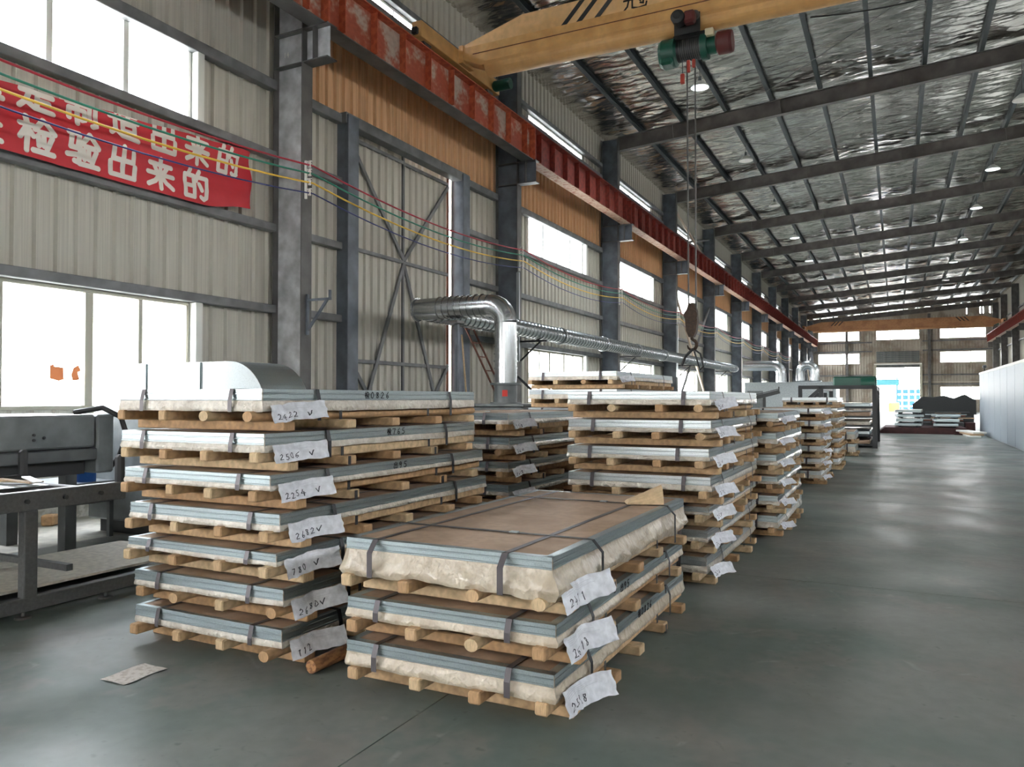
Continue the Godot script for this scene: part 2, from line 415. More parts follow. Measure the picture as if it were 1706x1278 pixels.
func hanzi() -> Dictionary:
	var jian_right := [[66, 4, 42, 36], [66, 4, 96, 36], [54, 40, 80, 40], [50, 52, 54, 76], [66, 50, 68, 74], [90, 48, 78, 82], [40, 92, 98, 92]]
	return {
		"shi": [[25, 6, 75, 6, 75, 38, 25, 38, 25, 6], [25, 22, 75, 22], [6, 51, 94, 51], [52, 51, 52, 90], [52, 69, 84, 69], [28, 58, 22, 78, 6, 95], [22, 78, 46, 92, 96, 94]],
		"zhi": [[20, 8, 10, 26], [16, 22, 56, 22], [4, 39, 62, 39], [35, 4, 35, 96], [12, 56, 12, 84], [12, 56, 57, 56, 57, 80, 48, 84], [73, 12, 73, 70], [92, 4, 92, 88, 80, 94]],
		"zao": [[42, 6, 36, 22], [36, 20, 90, 20], [63, 4, 63, 38], [32, 38, 96, 38], [45, 50, 84, 50, 84, 73, 45, 73, 45, 50], [10, 10, 22, 22], [4, 38, 21, 38, 21, 74, 6, 88], [21, 76, 40, 91, 97, 92]],
		"chu": [[50, 4, 50, 92], [17, 15, 17, 45, 83, 45, 83, 15], [10, 56, 10, 92, 90, 92, 90, 56]],
		"lai": [[10, 22, 90, 22], [27, 28, 36, 45], [74, 28, 63, 45], [4, 52, 96, 52], [50, 4, 50, 97], [48, 54, 30, 76, 6, 90], [52, 54, 70, 76, 95, 90]],
		"de": [[26, 3, 20, 22], [8, 22, 43, 22, 43, 92, 8, 92, 8, 22], [8, 56, 43, 56], [62, 4, 50, 36], [56, 23, 93, 23, 91, 86, 80, 94, 70, 88], [62, 46, 73, 64]],
		"jian": [[3, 28, 38, 28], [21, 4, 21, 97], [20, 32, 3, 64], [23, 38, 37, 56]] + jian_right,
		"yan": [[4, 10, 35, 10, 31, 50], [12, 22, 10, 50, 40, 50, 37, 90, 24, 87], [2, 73, 30, 69]] + jian_right,
		"liang": [[25, 4, 75, 4, 75, 28, 25, 28, 25, 4], [25, 16, 75, 16], [4, 38, 96, 38], [22, 48, 78, 48, 78, 70, 22, 70, 22, 48], [22, 59, 78, 59], [50, 48, 50, 95], [14, 82, 86, 82], [4, 95, 96, 95]],
		"guan": [[8, 28, 10, 8, 92, 8, 86, 26], [14, 38, 48, 38], [4, 55, 54, 55], [24, 56, 18, 80, 4, 96], [38, 56, 38, 88, 62, 94, 92, 90, 95, 76], [58, 44, 98, 44], [82, 28, 82, 78, 70, 74], [63, 54, 70, 66]],
	}

func digits() -> Dictionary:
	return {
		"0": [[50, 8, 20, 40, 25, 85, 55, 95, 80, 60, 75, 20, 50, 8]], "1": [[35, 20, 55, 5, 50, 95]], "2": [[20, 25, 45, 6, 75, 25, 60, 55, 15, 92, 85, 90]],
		"3": [[20, 12, 65, 10, 45, 42, 75, 65, 50, 95, 18, 88]], "4": [[55, 5, 15, 60, 85, 58], [62, 35, 58, 98]], "5": [[80, 8, 35, 8, 28, 45, 65, 45, 75, 75, 45, 96, 18, 86]],
		"6": [[70, 5, 30, 45, 25, 80, 50, 95, 75, 75, 60, 55, 28, 70]], "7": [[15, 12, 82, 10, 45, 95]], "8": [[70, 15, 35, 12, 35, 35, 70, 65, 60, 92, 30, 88, 35, 60, 68, 35, 70, 15]],
		"9": [[70, 30, 40, 50, 25, 30, 45, 8, 70, 15, 72, 40, 55, 96]], "v": [[20, 40, 45, 92, 95, 10]],
	}

# ------------------------------------------------------------------ structure
func ribbed(width: float, height: float, ribs: int, thick := 0.05) -> ArrayMesh:   # local: width along Z, inner face towards +X
	var key := "rib%.3f,%.3f,%d" % [width, height, ribs]
	if cache.has(key): return cache[key]
	var b := MB.new()
	var prof := [Vector2(-width / 2, 0)]
	var st := width / ribs
	for i in ribs:
		var c := -width / 2 + st * (i + 0.5)
		prof.append_array([Vector2(c - 0.034, 0), Vector2(c - 0.014, 0.055), Vector2(c + 0.014, 0.055), Vector2(c + 0.034, 0)])
	prof.append(Vector2(width / 2, 0))
	for i in prof.size() - 1:
		var p: Vector2 = prof[i]; var q: Vector2 = prof[i + 1]
		b.quad(Vector3(p.y, 0, p.x), Vector3(q.y, 0, q.x), Vector3(q.y, height, q.x), Vector3(p.y, height, p.x), Vector3(1, 0, 0))
		for y in [0.0, height]:
			b.quad(Vector3(p.y, y, p.x), Vector3(q.y, y, q.x), Vector3(-thick, y, q.x), Vector3(-thick, y, p.x), Vector3(0, 1 if y > 0 else -1, 0))
	b.quad(Vector3(-thick, 0, -width / 2), Vector3(-thick, 0, width / 2), Vector3(-thick, height, width / 2), Vector3(-thick, height, -width / 2), Vector3(-1, 0, 0))
	for s in [-1, 1]:
		b.quad(Vector3(0, 0, s * width / 2), Vector3(0, height, s * width / 2), Vector3(-thick, height, s * width / 2), Vector3(-thick, 0, s * width / 2), Vector3(0, 0, s))
	cache[key] = b.mesh()
	return cache[key]

var window_no := 0
func make_window(label: String, at: Vector3, w: float, h: float, mull: Array, turn := 0.0, tinted := false):
	# at = centre of the opening; local Z runs along the wall, local X points into the room
	window_no += 1
	var t := structure("window_%d" % window_no, label, "window", at)
	t.rotation.y = turn
	var fm: Material = M.window_frame_aged if tinted else M.window_frame
	var e := 0.055
	pbox("frame_rail", Vector3(0, h / 2 - e / 2, 0), Vector3(0.09, e, w), fm, t, 0.006)
	pbox("frame_rail", Vector3(0, -h / 2 + e / 2, 0), Vector3(0.09, e, w), fm, t, 0.006)
	for s in [-1, 1]:
		pbox("frame_stile", Vector3(0, 0, s * (w / 2 - e / 2)), Vector3(0.09, h - 2 * e, e), fm, t, 0.006)
	var xs := [-w / 2 + e]
	for m in mull:
		pbox("mullion", Vector3(0.0, 0, m[0]), Vector3(0.07, h - 2 * e, m[1]), fm, t, 0.005)
		xs.append(m[0])
	xs.append(w / 2 - e)
	for i in xs.size() - 1:
		pbox("pane", Vector3(-0.01, 0, (xs[i] + xs[i + 1]) / 2), Vector3(0.006, h - 2 * e, xs[i + 1] - xs[i] - 0.02), M.glass, t)

func build_left_wall():
	var wl := structure("wall_left", "long corrugated beige cladding wall with grey girts on the left", "wall")
	pbox("plinth", Vector3(WALL_X - 0.1, 0.5, (NEAR_Z + COL_Z - 1.9) / 2), Vector3(0.24, 1.0, NEAR_Z - COL_Z + 1.9), M.plinth_plaster, wl)
	pbox("plinth", Vector3(WALL_X - 0.1, 0.5, (-16.6 + END_Z) / 2), Vector3(0.24, 1.0, -16.6 - END_Z), M.plinth_plaster, wl)
	var top := foil_y(WALL_X) + 0.02
	for b in range(-7, 11):
		var zn := col_z(b)
		var door := b == 0
		var near := b >= -1 and b <= 4
		var a := 2.06 if door else 2.1
		var c := 6.15 if door else 6.6
		var zones := [[0.0, a, 2 if near else 1, false], [a, c, 4 if near else 1, true], [c, BAY, 2 if near else 1, false]]
		for zo in zones:
			var segs := []
			if zo[3]:
				if not door: segs = [[1.0, 1.45], [3.1, 5.95]]
				segs.append_array([[7.2, 9.0], [9.0, 9.95], [10.22, top]])
			else:
				segs = [[1.0, 7.2], [7.2, 9.0], [9.0, top]]
			if b < -1: segs = [[1.0, 1.45], [3.1, 5.95], [7.2, 9.95], [10.22, top]] if zo[3] else [[1.0, top]]
			for sg in segs:
				var n: int = zo[2]
				var w: float = (zo[1] - zo[0]) / n
				var tinted: bool = sg[0] == 7.2 and b >= 0  # orange-tan band from the upper window heads to the runway top
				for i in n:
					add("cladding_sheet", ribbed(w, sg[1] - sg[0], maxi(1, roundi(w / 0.262))), M.cladding_orange if tinted else M.cladding, wl, Vector3(WALL_X, sg[0], zn - zo[0] - w * (i + 0.5)))
		for y in [3.17, 4.6, 5.88, 7.12, 9.86, 10.3]:
			if b < -2: continue
			if door and y < 7.0:
				pbox("girt", Vector3(WALL_X + 0.11, y, zn - 0.9), Vector3(0.16, 0.14, 1.7), M.girt_paint, wl, 0.01)
				pbox("girt", Vector3(WALL_X + 0.11, y, zn - 7.4), Vector3(0.16, 0.14, 1.9), M.girt_paint, wl, 0.01)
			else:
				pbox("girt", Vector3(WALL_X + 0.11, y, zn - BAY / 2), Vector3(0.16, 0.14 if y != 7.12 else 0.18, BAY - 0.2), M.girt_paint, wl, 0.01)
	# windows of each bay
	for b in range(-7, 11):
		var zn := col_z(b)
		var zc := zn - 4.35
		var nm: String = "%s behind the viewer" % ORD[-b - 2] if b < -1 else "above the red banner" if b == -1 else "in the %s bay beyond the tall door" % ORD[b - 1] if b > 0 else "over the tall door"
		if b != 0:
			make_window("bright upper four-pane window %s" % nm, Vector3(WALL_X, 6.575, zc), 4.5, 1.25, [[-1.12, 0.09], [0, 0.09], [1.12, 0.09]])
			var lw: String = "behind the roller table" if b == -1 else nm
			make_window("bright lower sliding window %s" % lw, Vector3(WALL_X, 2.275, zc), 4.5, 1.65, [[-1.4, 0.07], [-0.6, 0.12], [0.6, 0.12], [1.4, 0.07]], 0.0, true)
			pbox("window_jamb", Vector3(WALL_X + 0.08, 6.575, zn - 6.68), Vector3(0.2, 1.25, 0.14), M.window_frame, wl, 0.01)
			pbox("window_jamb", Vector3(WALL_X + 0.08, 2.275, zn - 6.68), Vector3(0.2, 1.65, 0.14), M.window_frame, wl, 0.01)
		make_window("narrow clerestory window strip under the eaves %s" % nm, Vector3(WALL_X, 10.085, zc), 4.5, 0.27, [[-0.75, 0.04], [0.75, 0.04]])

func build_tall_door():
	var zn := col_z(0)
	var z0 := zn - 2.06; var z1 := zn - 6.15
	var d := structure("door_1", "tall two-leaf sliding steel door with crossed braces", "door", Vector3(WALL_X, 0, (z0 + z1) / 2))
	var h := 7.24
	for s in [-1, 1]:
		pbox("door_jamb", Vector3(0.16, 3.6, s * (z0 - z1) / 2 + s * 0.2), Vector3(0.34, 7.2, 0.34), M.steel_blue, d, 0.01)
	pbox("door_head", Vector3(0.2, 7.13, 0), Vector3(0.2, 0.22, z0 - z1 + 0.8), M.girt_paint, d, 0.01)
	var lw := (z0 - z1) / 2 - 0.02
	for s in [1, -1]:                       # near leaf (+z), far leaf (-z)
		var zc: float = s * (lw / 2 + 0.012) + (0.0 if s > 0 else 0.06)
		var ov := 0.0 if s > 0 else -0.03
		var leaf := Node3D.new()
		leaf.name = "door_leaf" if s > 0 else "door_leaf_001"
		leaf.position = Vector3(-0.06 + ov, 0.02, zc)
		d.add_child(leaf)
		for i in 2:
			add("cladding_sheet", ribbed(lw / 2, h, 4), M.cladding, leaf, Vector3(0, 0, (i - 0.5) * lw / 2))
		for q in [-1, 1]:
			pbox("stile", Vector3(0.05, h / 2, q * (lw / 2 - 0.035)), Vector3(0.05, h, 0.06), M.girt_paint if q * s < 0 else M.rust, leaf, 0.005)
		for y in [0.12, 2.35, 4.65, 6.9]:
			pbox("rail", Vector3(0.05, y, 0), Vector3(0.05, 0.08, lw - 0.1), M.girt_paint, leaf, 0.005)
		# diagonal braces meeting at the middle of the door
		for pr in [[6.85, 4.7], [0.2, 4.6], [2.4, 0.15]]:
			var y_out: float = pr[0]; var y_in: float = pr[1]
			beam("brace", Vector3(0.07, y_out, s * (lw / 2 - 0.05)), Vector3(0.07, y_in, -s * (lw / 2 - 0.05)), 0.05, 0.09, M.girt_paint, leaf)

func build_floor():
	var f := structure("floor", "glossy worn dark green epoxy floor with saw-cut joints", "floor")
	var xs := [-10.1, -8.2, -2.18, 3.84, 10.7]
	var z := NEAR_Z + 0.4
	var zs := [z, 24.0]
	var zz := -1.2
	while zz > END_Z:
		zs.append(zz); zz -= 6.0
	zs.append(END_Z - 0.3)
	for i in xs.size() - 1:
		for j in zs.size() - 1:
			var w: float = xs[i + 1] - xs[i] - 0.008; var l: float = zs[j] - zs[j + 1] - 0.008
			pbox("floor_slab", Vector3((xs[i] + xs[i + 1]) / 2, -0.1, (zs[j] + zs[j + 1]) / 2), Vector3(w, 0.2, l), M.bare_concrete if i == 0 else M.floor_epoxy, f)
	pbox("subbase", Vector3(0.3, -0.26, (NEAR_Z + END_Z) / 2), Vector3(21.0, 0.12, NEAR_Z - END_Z + 0.6), M.dark_mesh, f)
	var yard := structure("yard_ground", "pale concrete yard outside the hall", "ground")
	pbox("yard_slab", Vector3(0, -0.45, -48), Vector3(500, 0.2, 500), M.yard_concrete, yard)

func end_wall(called: String, label: String, z: float, face: float, openings: Array):
	# face = +1: looks towards +Z
	var w := structure(called, label, "wall")
	var xs := [-9.95, 10.65]; var ys := [0.0, 11.4]
	for o in openings:
		for v in [o[0], o[1]]: if not xs.has(v): xs.append(v)
		for v in [o[2], o[3]]: if not ys.has(v): ys.append(v)
	xs.sort(); ys.sort()
	var bs := Basis(Vector3.UP, -PI / 2 * face)        # local +X -> +Z*face, local Z -> X
	for i in xs.size() - 1:
		var run := -1.0
		for j in ys.size():
			var open := j == ys.size() - 1
			if not open:
				var cx: float = (xs[i] + xs[i + 1]) / 2; var cy: float = (ys[j] + ys[j + 1]) / 2
				for o in openings:
					if cx > o[0] and cx < o[1] and cy > o[2] and cy < o[3]: open = true
			if open:
				if run >= 0.0:
					add("cladding_sheet", ribbed(xs[i + 1] - xs[i], ys[j] - run, maxi(1, roundi((xs[i + 1] - xs[i]) / 0.3)), 0.1), M.cladding_end, w, Vector3((xs[i] + xs[i + 1]) / 2, run, z), bs)
				run = -1.0
			elif run < 0.0: run = ys[j]
	var cuts := [-9.95, 10.65]
	if face > 0.0: cuts = [-9.95, 7.4, 7.5, 8.75, 8.87, 9.05, 9.13, 9.7, 9.82, 10.0, 10.1, 10.65]   # daylight slits near the far ridge
	for q in cuts.size() - 1:
		var low: float = 11.4 if q % 2 == 0 else 12.15
		var g := MB.new()
		g.prism(PackedVector2Array([Vector2(cuts[q], low), Vector2(cuts[q + 1], low), Vector2(cuts[q + 1], foil_y(cuts[q + 1])), Vector2(cuts[q], foil_y(cuts[q]))]), 0.12, Transform3D(Basis.IDENTITY, Vector3(0, 0, z - 0.06 * face)))
		add("gable_sheet", g.mesh(), M.cladding_end, w)
	for y in [3.3, 4.4, 7.3, 8.4]:
		for sd in [[-9.7, -2.5], [2.9, 10.4]]:
			pbox("girt", Vector3((sd[0] + sd[1]) / 2, y, z + 0.12 * face), Vector3(sd[1] - sd[0], 0.16, 0.14), M.girt_paint, w, 0.01)
	for x in [-5.3, 3.6]:
		pbox("wind_post", Vector3(x, 5.8, z + 0.28 * face), Vector3(0.3, 11.6, 0.3), M.steel_dark, w, 0.01)
	return w

func build_ends():
	var ops := [[-8.6, -3.9, 8.65, 9.8], [-8.6, -3.9, 5.8, 7.1], [-2.05, 2.57, 8.65, 9.8], [4.7, 9.33, 8.65, 9.8], [4.7, 9.33, 5.8, 7.1], [4.7, 9.33, 1.5, 3.0], [-2.05, 2.57, 0.0, 5.3]]
	var w = end_wall("wall_back", "far end wall of grey corrugated sheets with rows of bright windows", END_Z, 1.0, ops)
	pbox("door_frame", Vector3(-2.2, 2.9, END_Z + 0.12), Vector3(0.25, 5.8, 0.2), M.window_frame_aged, w)
	pbox("door_frame", Vector3(2.72, 2.9, END_Z + 0.12), Vector3(0.25, 5.8, 0.2), M.window_frame_aged, w)
	pbox("door_frame", Vector3(0.26, 5.72, END_Z + 0.14), Vector3(5.1, 0.16, 0.24), M.window_frame, w)
	for i in 6:
		pbox("shutter_slat", Vector3(0.26, 6.05 + 0.22 * i, END_Z + 0.16), Vector3(4.6, 0.2, 0.08), M.machine_gray, w, 0.03)
	pbox("shutter_slat", Vector3(0.26, 5.5, END_Z + 0.06), Vector3(4.6, 0.42, 0.08), M.machine_gray_dark, w, 0.03)
	for s in [[-9.7, -2.4], [2.9, 10.4]]:
		pbox("cable_tray", Vector3((s[0] + s[1]) / 2, 3.55, END_Z + 0.3), Vector3(s[1] - s[0], 0.1, 0.12), M.cream_panel, w)
	var nm := ["upper left", "middle left", "upper centre", "upper right", "middle right", "lower right"]
	for i in 6:
		var o: Array = ops[i]
		make_window("bright wide window at the %s of the far end wall" % nm[i], Vector3((o[0] + o[1]) / 2, (o[2] + o[3]) / 2, END_Z - 0.02), o[1] - o[0], o[3] - o[2], [[-0.8, 0.06], [0.75, 0.06]], -PI / 2)
	# wall behind the camera, with its open gateway and windows (it lets in the light from behind)
	var nops := [[-2.3, 2.6, 0.0, 4.6], [-8.6, -3.9, 5.8, 7.1], [4.7, 9.33, 5.8, 7.1]]
	end_wall("wall_front", "end wall behind the viewer with open gateway", NEAR_Z, -1.0, nops)
	# right wall
	var r := structure("wall_right", "high cladding wall between grey columns on the right", "wall")
	for b in range(-7, 11):
		var zn := col_z(b)
		var rt := foil_y(RIGHT_X)
		var half := Basis(Vector3.UP, PI)
		if b > 4:
			for i in 2:
				add("cladding_sheet", ribbed(BAY / 2, rt, 16), M.cladding, r, Vector3(RIGHT_X, 0, zn - BAY * (0.25 + 0.5 * i)), half)
		else:
			add("cladding_sheet", ribbed(2.1, rt, 8), M.cladding, r, Vector3(RIGHT_X, 0, zn - 1.05), half)
			add("cladding_sheet", ribbed(BAY - 6.6, rt, 7), M.cladding, r, Vector3(RIGHT_X, 0, zn - (6.6 + BAY) / 2), half)
			for sg in [[0.0, 5.95], [7.2, rt]]:
				add("cladding_sheet", ribbed(4.5, sg[1] - sg[0], 17), M.cladding, r, Vector3(RIGHT_X, sg[0], zn - 4.35), half)
			make_window("upper four-pane window of the right wall, %s bay" % ORD[b + 7], Vector3(RIGHT_X, 6.575, zn - 4.35), 4.5, 1.25, [[-1.12, 0.09], [0, 0.09], [1.12, 0.09]], PI)
		for y in [3.2, 4.6, 7.1, 10.2]:
			pbox("girt", Vector3(RIGHT_X - 0.11, y, zn - BAY / 2), Vector3(0.16, 0.14, BAY - 0.2), M.girt_paint, r, 0.01)

func build_roof():
	var c := structure("ceiling", "sloping roof lined with crinkled silver foil over dark purlins", "ceiling")
	var nz := FastNoiseLite.new(); nz.seed = 9; nz.frequency = 1.0; nz.fractal_type = FastNoiseLite.FRACTAL_RIDGED; nz.fractal_octaves = 3
	var n2 := FastNoiseLite.new(); n2.seed = 19; n2.frequency = 1.0; n2.fractal_octaves = 2
	for b in range(-7, 11):
		var near := b >= -1 and b <= 5
		var rows := 110 if near else 60 if b > 0 else 24
		var cols := 78
		var P := []
		for i in rows + 1:
			var z := col_z(b) - BAY * i / rows
			var row := []
			for j in cols + 1:
				var x := -9.95 + 20.6 * j / cols
				var s := fposmod((x - PURLIN0) / PURLIN_STEP, 1.0)
				var edge := sin(PI * s)
				var y := foil_y(x) + 0.012 - 0.03 * edge
				var warp := n2.get_noise_2d(x * 0.5, z * 0.5) * 0.6
				y += edge * (nz.get_noise_2d(x * 0.34, z * 2.4 + warp + x * 0.1) * 0.09 + n2.get_noise_2d(x * 0.55, z * 5.5 + warp) * 0.05)
				row.append(Vector3(x, y, z))
			P.append(row)
		var mb := MB.new()
		mb.grid(P)
		add("foil_blanket", mb.mesh(), M.foil, c)
	var sl := atan(0.0735)
	var up := Basis(Vector3.BACK, sl)
	var mid := Vector3(0.35, foil_y(0.35) + 0.16, (NEAR_Z + END_Z) / 2)
	pbox("roof_deck", mid, Vector3(21.2, 0.08, NEAR_Z - END_Z + 0.8), M.outer_skin, c, 0.0, up)
	pbox("roof_upstand", Vector3(-9.98, foil_y(-9.95) + 0.1, mid.z), Vector3(0.1, 0.4, NEAR_Z - END_Z + 0.8), M.outer_skin, c)
	for i in 13:
		var x := PURLIN0 + PURLIN_STEP * i
		if x > 10.2: break
		var m := MB.new()
		var d := 0.19
		m.prism(PackedVector2Array([Vector2(-0.06, -d / 2), Vector2(0.06, -d / 2), Vector2(0.06, -d / 2 + 0.025), Vector2(-0.052, -d / 2 + 0.006), Vector2(-0.052, d / 2 - 0.006), Vector2(0.06, d / 2 - 0.006), Vector2(0.06, d / 2), Vector2(-0.06, d / 2)]), NEAR_Z - END_Z - 0.2)
		add("purlin", m.mesh(), M.purlin_paint, c, Vector3(x, raf_y(x) + 0.545 + d / 2, mid.z), up)
	# thin rods and stays under the foil
	for p in [[-6.7, -29, -0.6, -35], [-0.6, -29, -6.7, -35], [0.9, -44.5, 6.9, -51.5], [-3.7, -38, 2.4, -43], [2.4, -20, -3.7, -26]]:
		var m := MB.new()
		m.tube([Vector3(p[0], raf_y(p[0]) + 0.45, p[1]), Vector3(p[2], raf_y(p[2]) + 0.45, p[3])], 0.012, 5)
		add("brace_rod", m.mesh(), M.steel_dark, c)

func i_beam(called_parent: Node, len: float, depth: float, fw: float, ft: float, wt: float, m: Material, xf: Transform3D):
	# length along local X, depth along local Y
	add("web", cbox(Vector3(len, depth - 2 * ft, wt)), m, called_parent, xf.origin, xf.basis)
	for s in [-1, 1]:
		add("flange", cbox(Vector3(len, ft, fw)), m, called_parent, xf * Vector3(0, s * (depth - ft) / 2, 0), xf.basis)

func build_frames():
	for k in range(-1, 12):
		var z := col_z(k) if k < 11 else END_Z + 0.9
		var who: String = "beside the red banner" if k == 0 else "%s along the left wall, counted from the banner" % ORD[k] if k > 0 else "behind the viewer at the left"
		# left column
		var c := thing("steel_column", "grey H-section steel column %s" % who, "column", Vector3(-9.45, 0, z), 0, "columns of the left wall")
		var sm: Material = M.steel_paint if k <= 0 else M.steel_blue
		var hgt := raf_y(-9.45) + 0.5
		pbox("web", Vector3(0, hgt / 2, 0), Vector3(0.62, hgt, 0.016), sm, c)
		pbox("flange", Vector3(-0.32, hgt / 2, 0), Vector3(0.02, hgt, 0.26), M.steel_dark, c)
		pbox("flange", Vector3(0.32, hgt / 2, 0), Vector3(0.02, hgt, 0.26), M.steel_dark, c)
		pbox("base_plate", Vector3(0, 0.015, 0), Vector3(0.8, 0.03, 0.4), M.steel_dark, c)
		for y in [7.42, 8.0]:
			for s in [-1, 1]:
				pbox("stiffener", Vector3(0, y, s * 0.068), Vector3(0.62, 0.016, 0.12), M.steel_dark, c)
		var br := Node3D.new()
		br.name = "crane_bracket"
		c.add_child(br)
		pbox("bracket_plate", Vector3(0.6, 7.42, 0), Vector3(0.55, 0.02, 0.26), M.steel_dark, br)
		pbox("bracket_plate", Vector3(0.6, 8.0, 0), Vector3(0.55, 0.02, 0.26), M.steel_dark, br)
		pbox("bracket_web", Vector3(0.58, 7.71, 0), Vector3(0.5, 0.56, 0.016), sm, br)
		for s in [-1, 1]:
			pbox("bracket_rib", Vector3(0.56, 7.71, s * 0.068), Vector3(0.016, 0.56, 0.12), M.steel_dark, br)
		if k == 0:
			for gi in 2:
				add("painted_digit", glyph_mesh([digits()["14"[gi]]], 0.05, 0.09, 0.014, 0.004), M.window_frame, c, Vector3(-0.2 + 0.07 * gi, 7.72, 0.011))
		# right column
		var rc := thing("steel_column", "dark steel column %s along the right wall" % (ORD[k] if k >= 0 else "nearest the viewer"), "column", Vector3(10.2, 0, z), 0, "columns of the right wall")
		var rh := raf_y(10.2) + 0.3
		pbox("web", Vector3(0, rh / 2, 0), Vector3(0.56, rh, 0.016), M.steel_dark, rc)
		for s in [-1, 1]:
			pbox("flange", Vector3(s * 0.29, rh / 2, 0), Vector3(0.02, rh, 0.26), M.steel_dark, rc)
		var rb := Node3D.new()
		rb.name = "crane_bracket"
		rc.add_child(rb)
		pbox("bracket_plate", Vector3(-0.55, 7.42, 0), Vector3(0.5, 0.02, 0.26), M.steel_dark, rb)
		pbox("bracket_plate", Vector3(-0.55, 8.0, 0), Vector3(0.5, 0.02, 0.26), M.steel_dark, rb)
		pbox("bracket_web", Vector3(-0.53, 7.71, 0), Vector3(0.45, 0.56, 0.016), M.steel_dark, rb)
		# rafter
		var x0 := -9.1; var x1 := 9.9
		var xm := (x0 + x1) / 2
		var r := thing("roof_rafter", "sloping steel roof rafter, %s from the viewer" % ORD[k + 1], "rafter", Vector3(xm, raf_y(xm) + 0.26, z), 0, "roof rafters")
		var sl := Basis(Vector3.BACK, atan(0.0735))
		i_beam(r, (x1 - x0) / cos(atan(0.0735)), 0.52, 0.22, 0.016, 0.012, M.rafter_paint, Transform3D(sl, Vector3.ZERO))
		for i in 5:
			var xx := -7.5 + i * 3.7
			pbox("splice_plate", sl * Vector3(xx, 0, 0), Vector3(0.02, 0.5, 0.2), M.rafter_paint, r, 0.0, sl)

func glyph_mesh(list: Array, w: float, h: float, sw: float, th: float, gap := 0.25) -> ArrayMesh:
	var b := MB.new()
	for g in list.size():
		for s in list[g]:
			for i in range(0, s.size() - 2, 2):
				var p := Vector3(g * w * (1 + gap) + s[i] / 100.0 * w, -s[i + 1] / 100.0 * h, 0); var q := Vector3(g * w * (1 + gap) + s[i + 2] / 100.0 * w, -s[i + 3] / 100.0 * h, 0)
				var d := (q - p).normalized()
				b.box((p + q) / 2, Vector3(p.distance_to(q) + sw * 0.8, sw, th), Basis(d, Vector3(-d.y, d.x, 0), Vector3.BACK))
	return b.mesh()

func build_runways():
	for side in [-1, 1]:
		for b in range(-2, 11):
			var zn := col_z(b); var zc := zn - BAY / 2
			var xc: float = -8.82 if side < 0 else 9.55
			var who: String
			if side < 0: who = "above the banner" if b == -1 else "above the tall door" if b == 0 else "%s span beyond the tall door" % ORD[b - 1] if b > 0 else "behind the viewer"
			else: who = "%s span of the right side" % ORD[b + 2]
			var old: bool = b <= 0 and side < 0
			var t := thing("crane_runway_beam", "%s crane runway beam, %s" % ["orange-red patchy painted" if old else "dark red painted", who], "runway beam", Vector3(xc, 8.01, zc), 0, "crane runway beams")
			var wm: Material = M.red_oxide if old else M.red_dark
			var fm: Material = M.red_oxide_plain if old else M.red_dark
			pbox("web", Vector3(0, 0.44, 0), Vector3(0.014, 0.86, BAY - 0.01), wm, t)
			pbox("bottom_flange", Vector3(0, 0.01, 0), Vector3(0.34, 0.02, BAY - 0.01), M.flange_bounce_tint if b > 0 else M.steel_dark, t)
			pbox("top_flange", Vector3(0, 0.88, 0), Vector3(0.38, 0.02, BAY - 0.01), fm, t)
			for i in 9:
				var zz := -BAY / 2 + BAY * (i + 0.5) / 9.0
				for s in [-1, 1]:
					if s * side > 0 and b > 2: continue
					pbox("stiffener", Vector3(s * 0.08, 0.47, zz), Vector3(0.15, 0.79, 0.014), fm, t)
			for s in [-1, 1]:
				pbox("end_plate", Vector3(0, 0.45, s * (BAY / 2 - 0.012)), Vector3(0.36, 0.86, 0.016), fm, t)
			pbox("crane_rail", Vector3(0, 0.93, 0), Vector3(0.07, 0.08, BAY - 0.01), M.steel_dark, t)

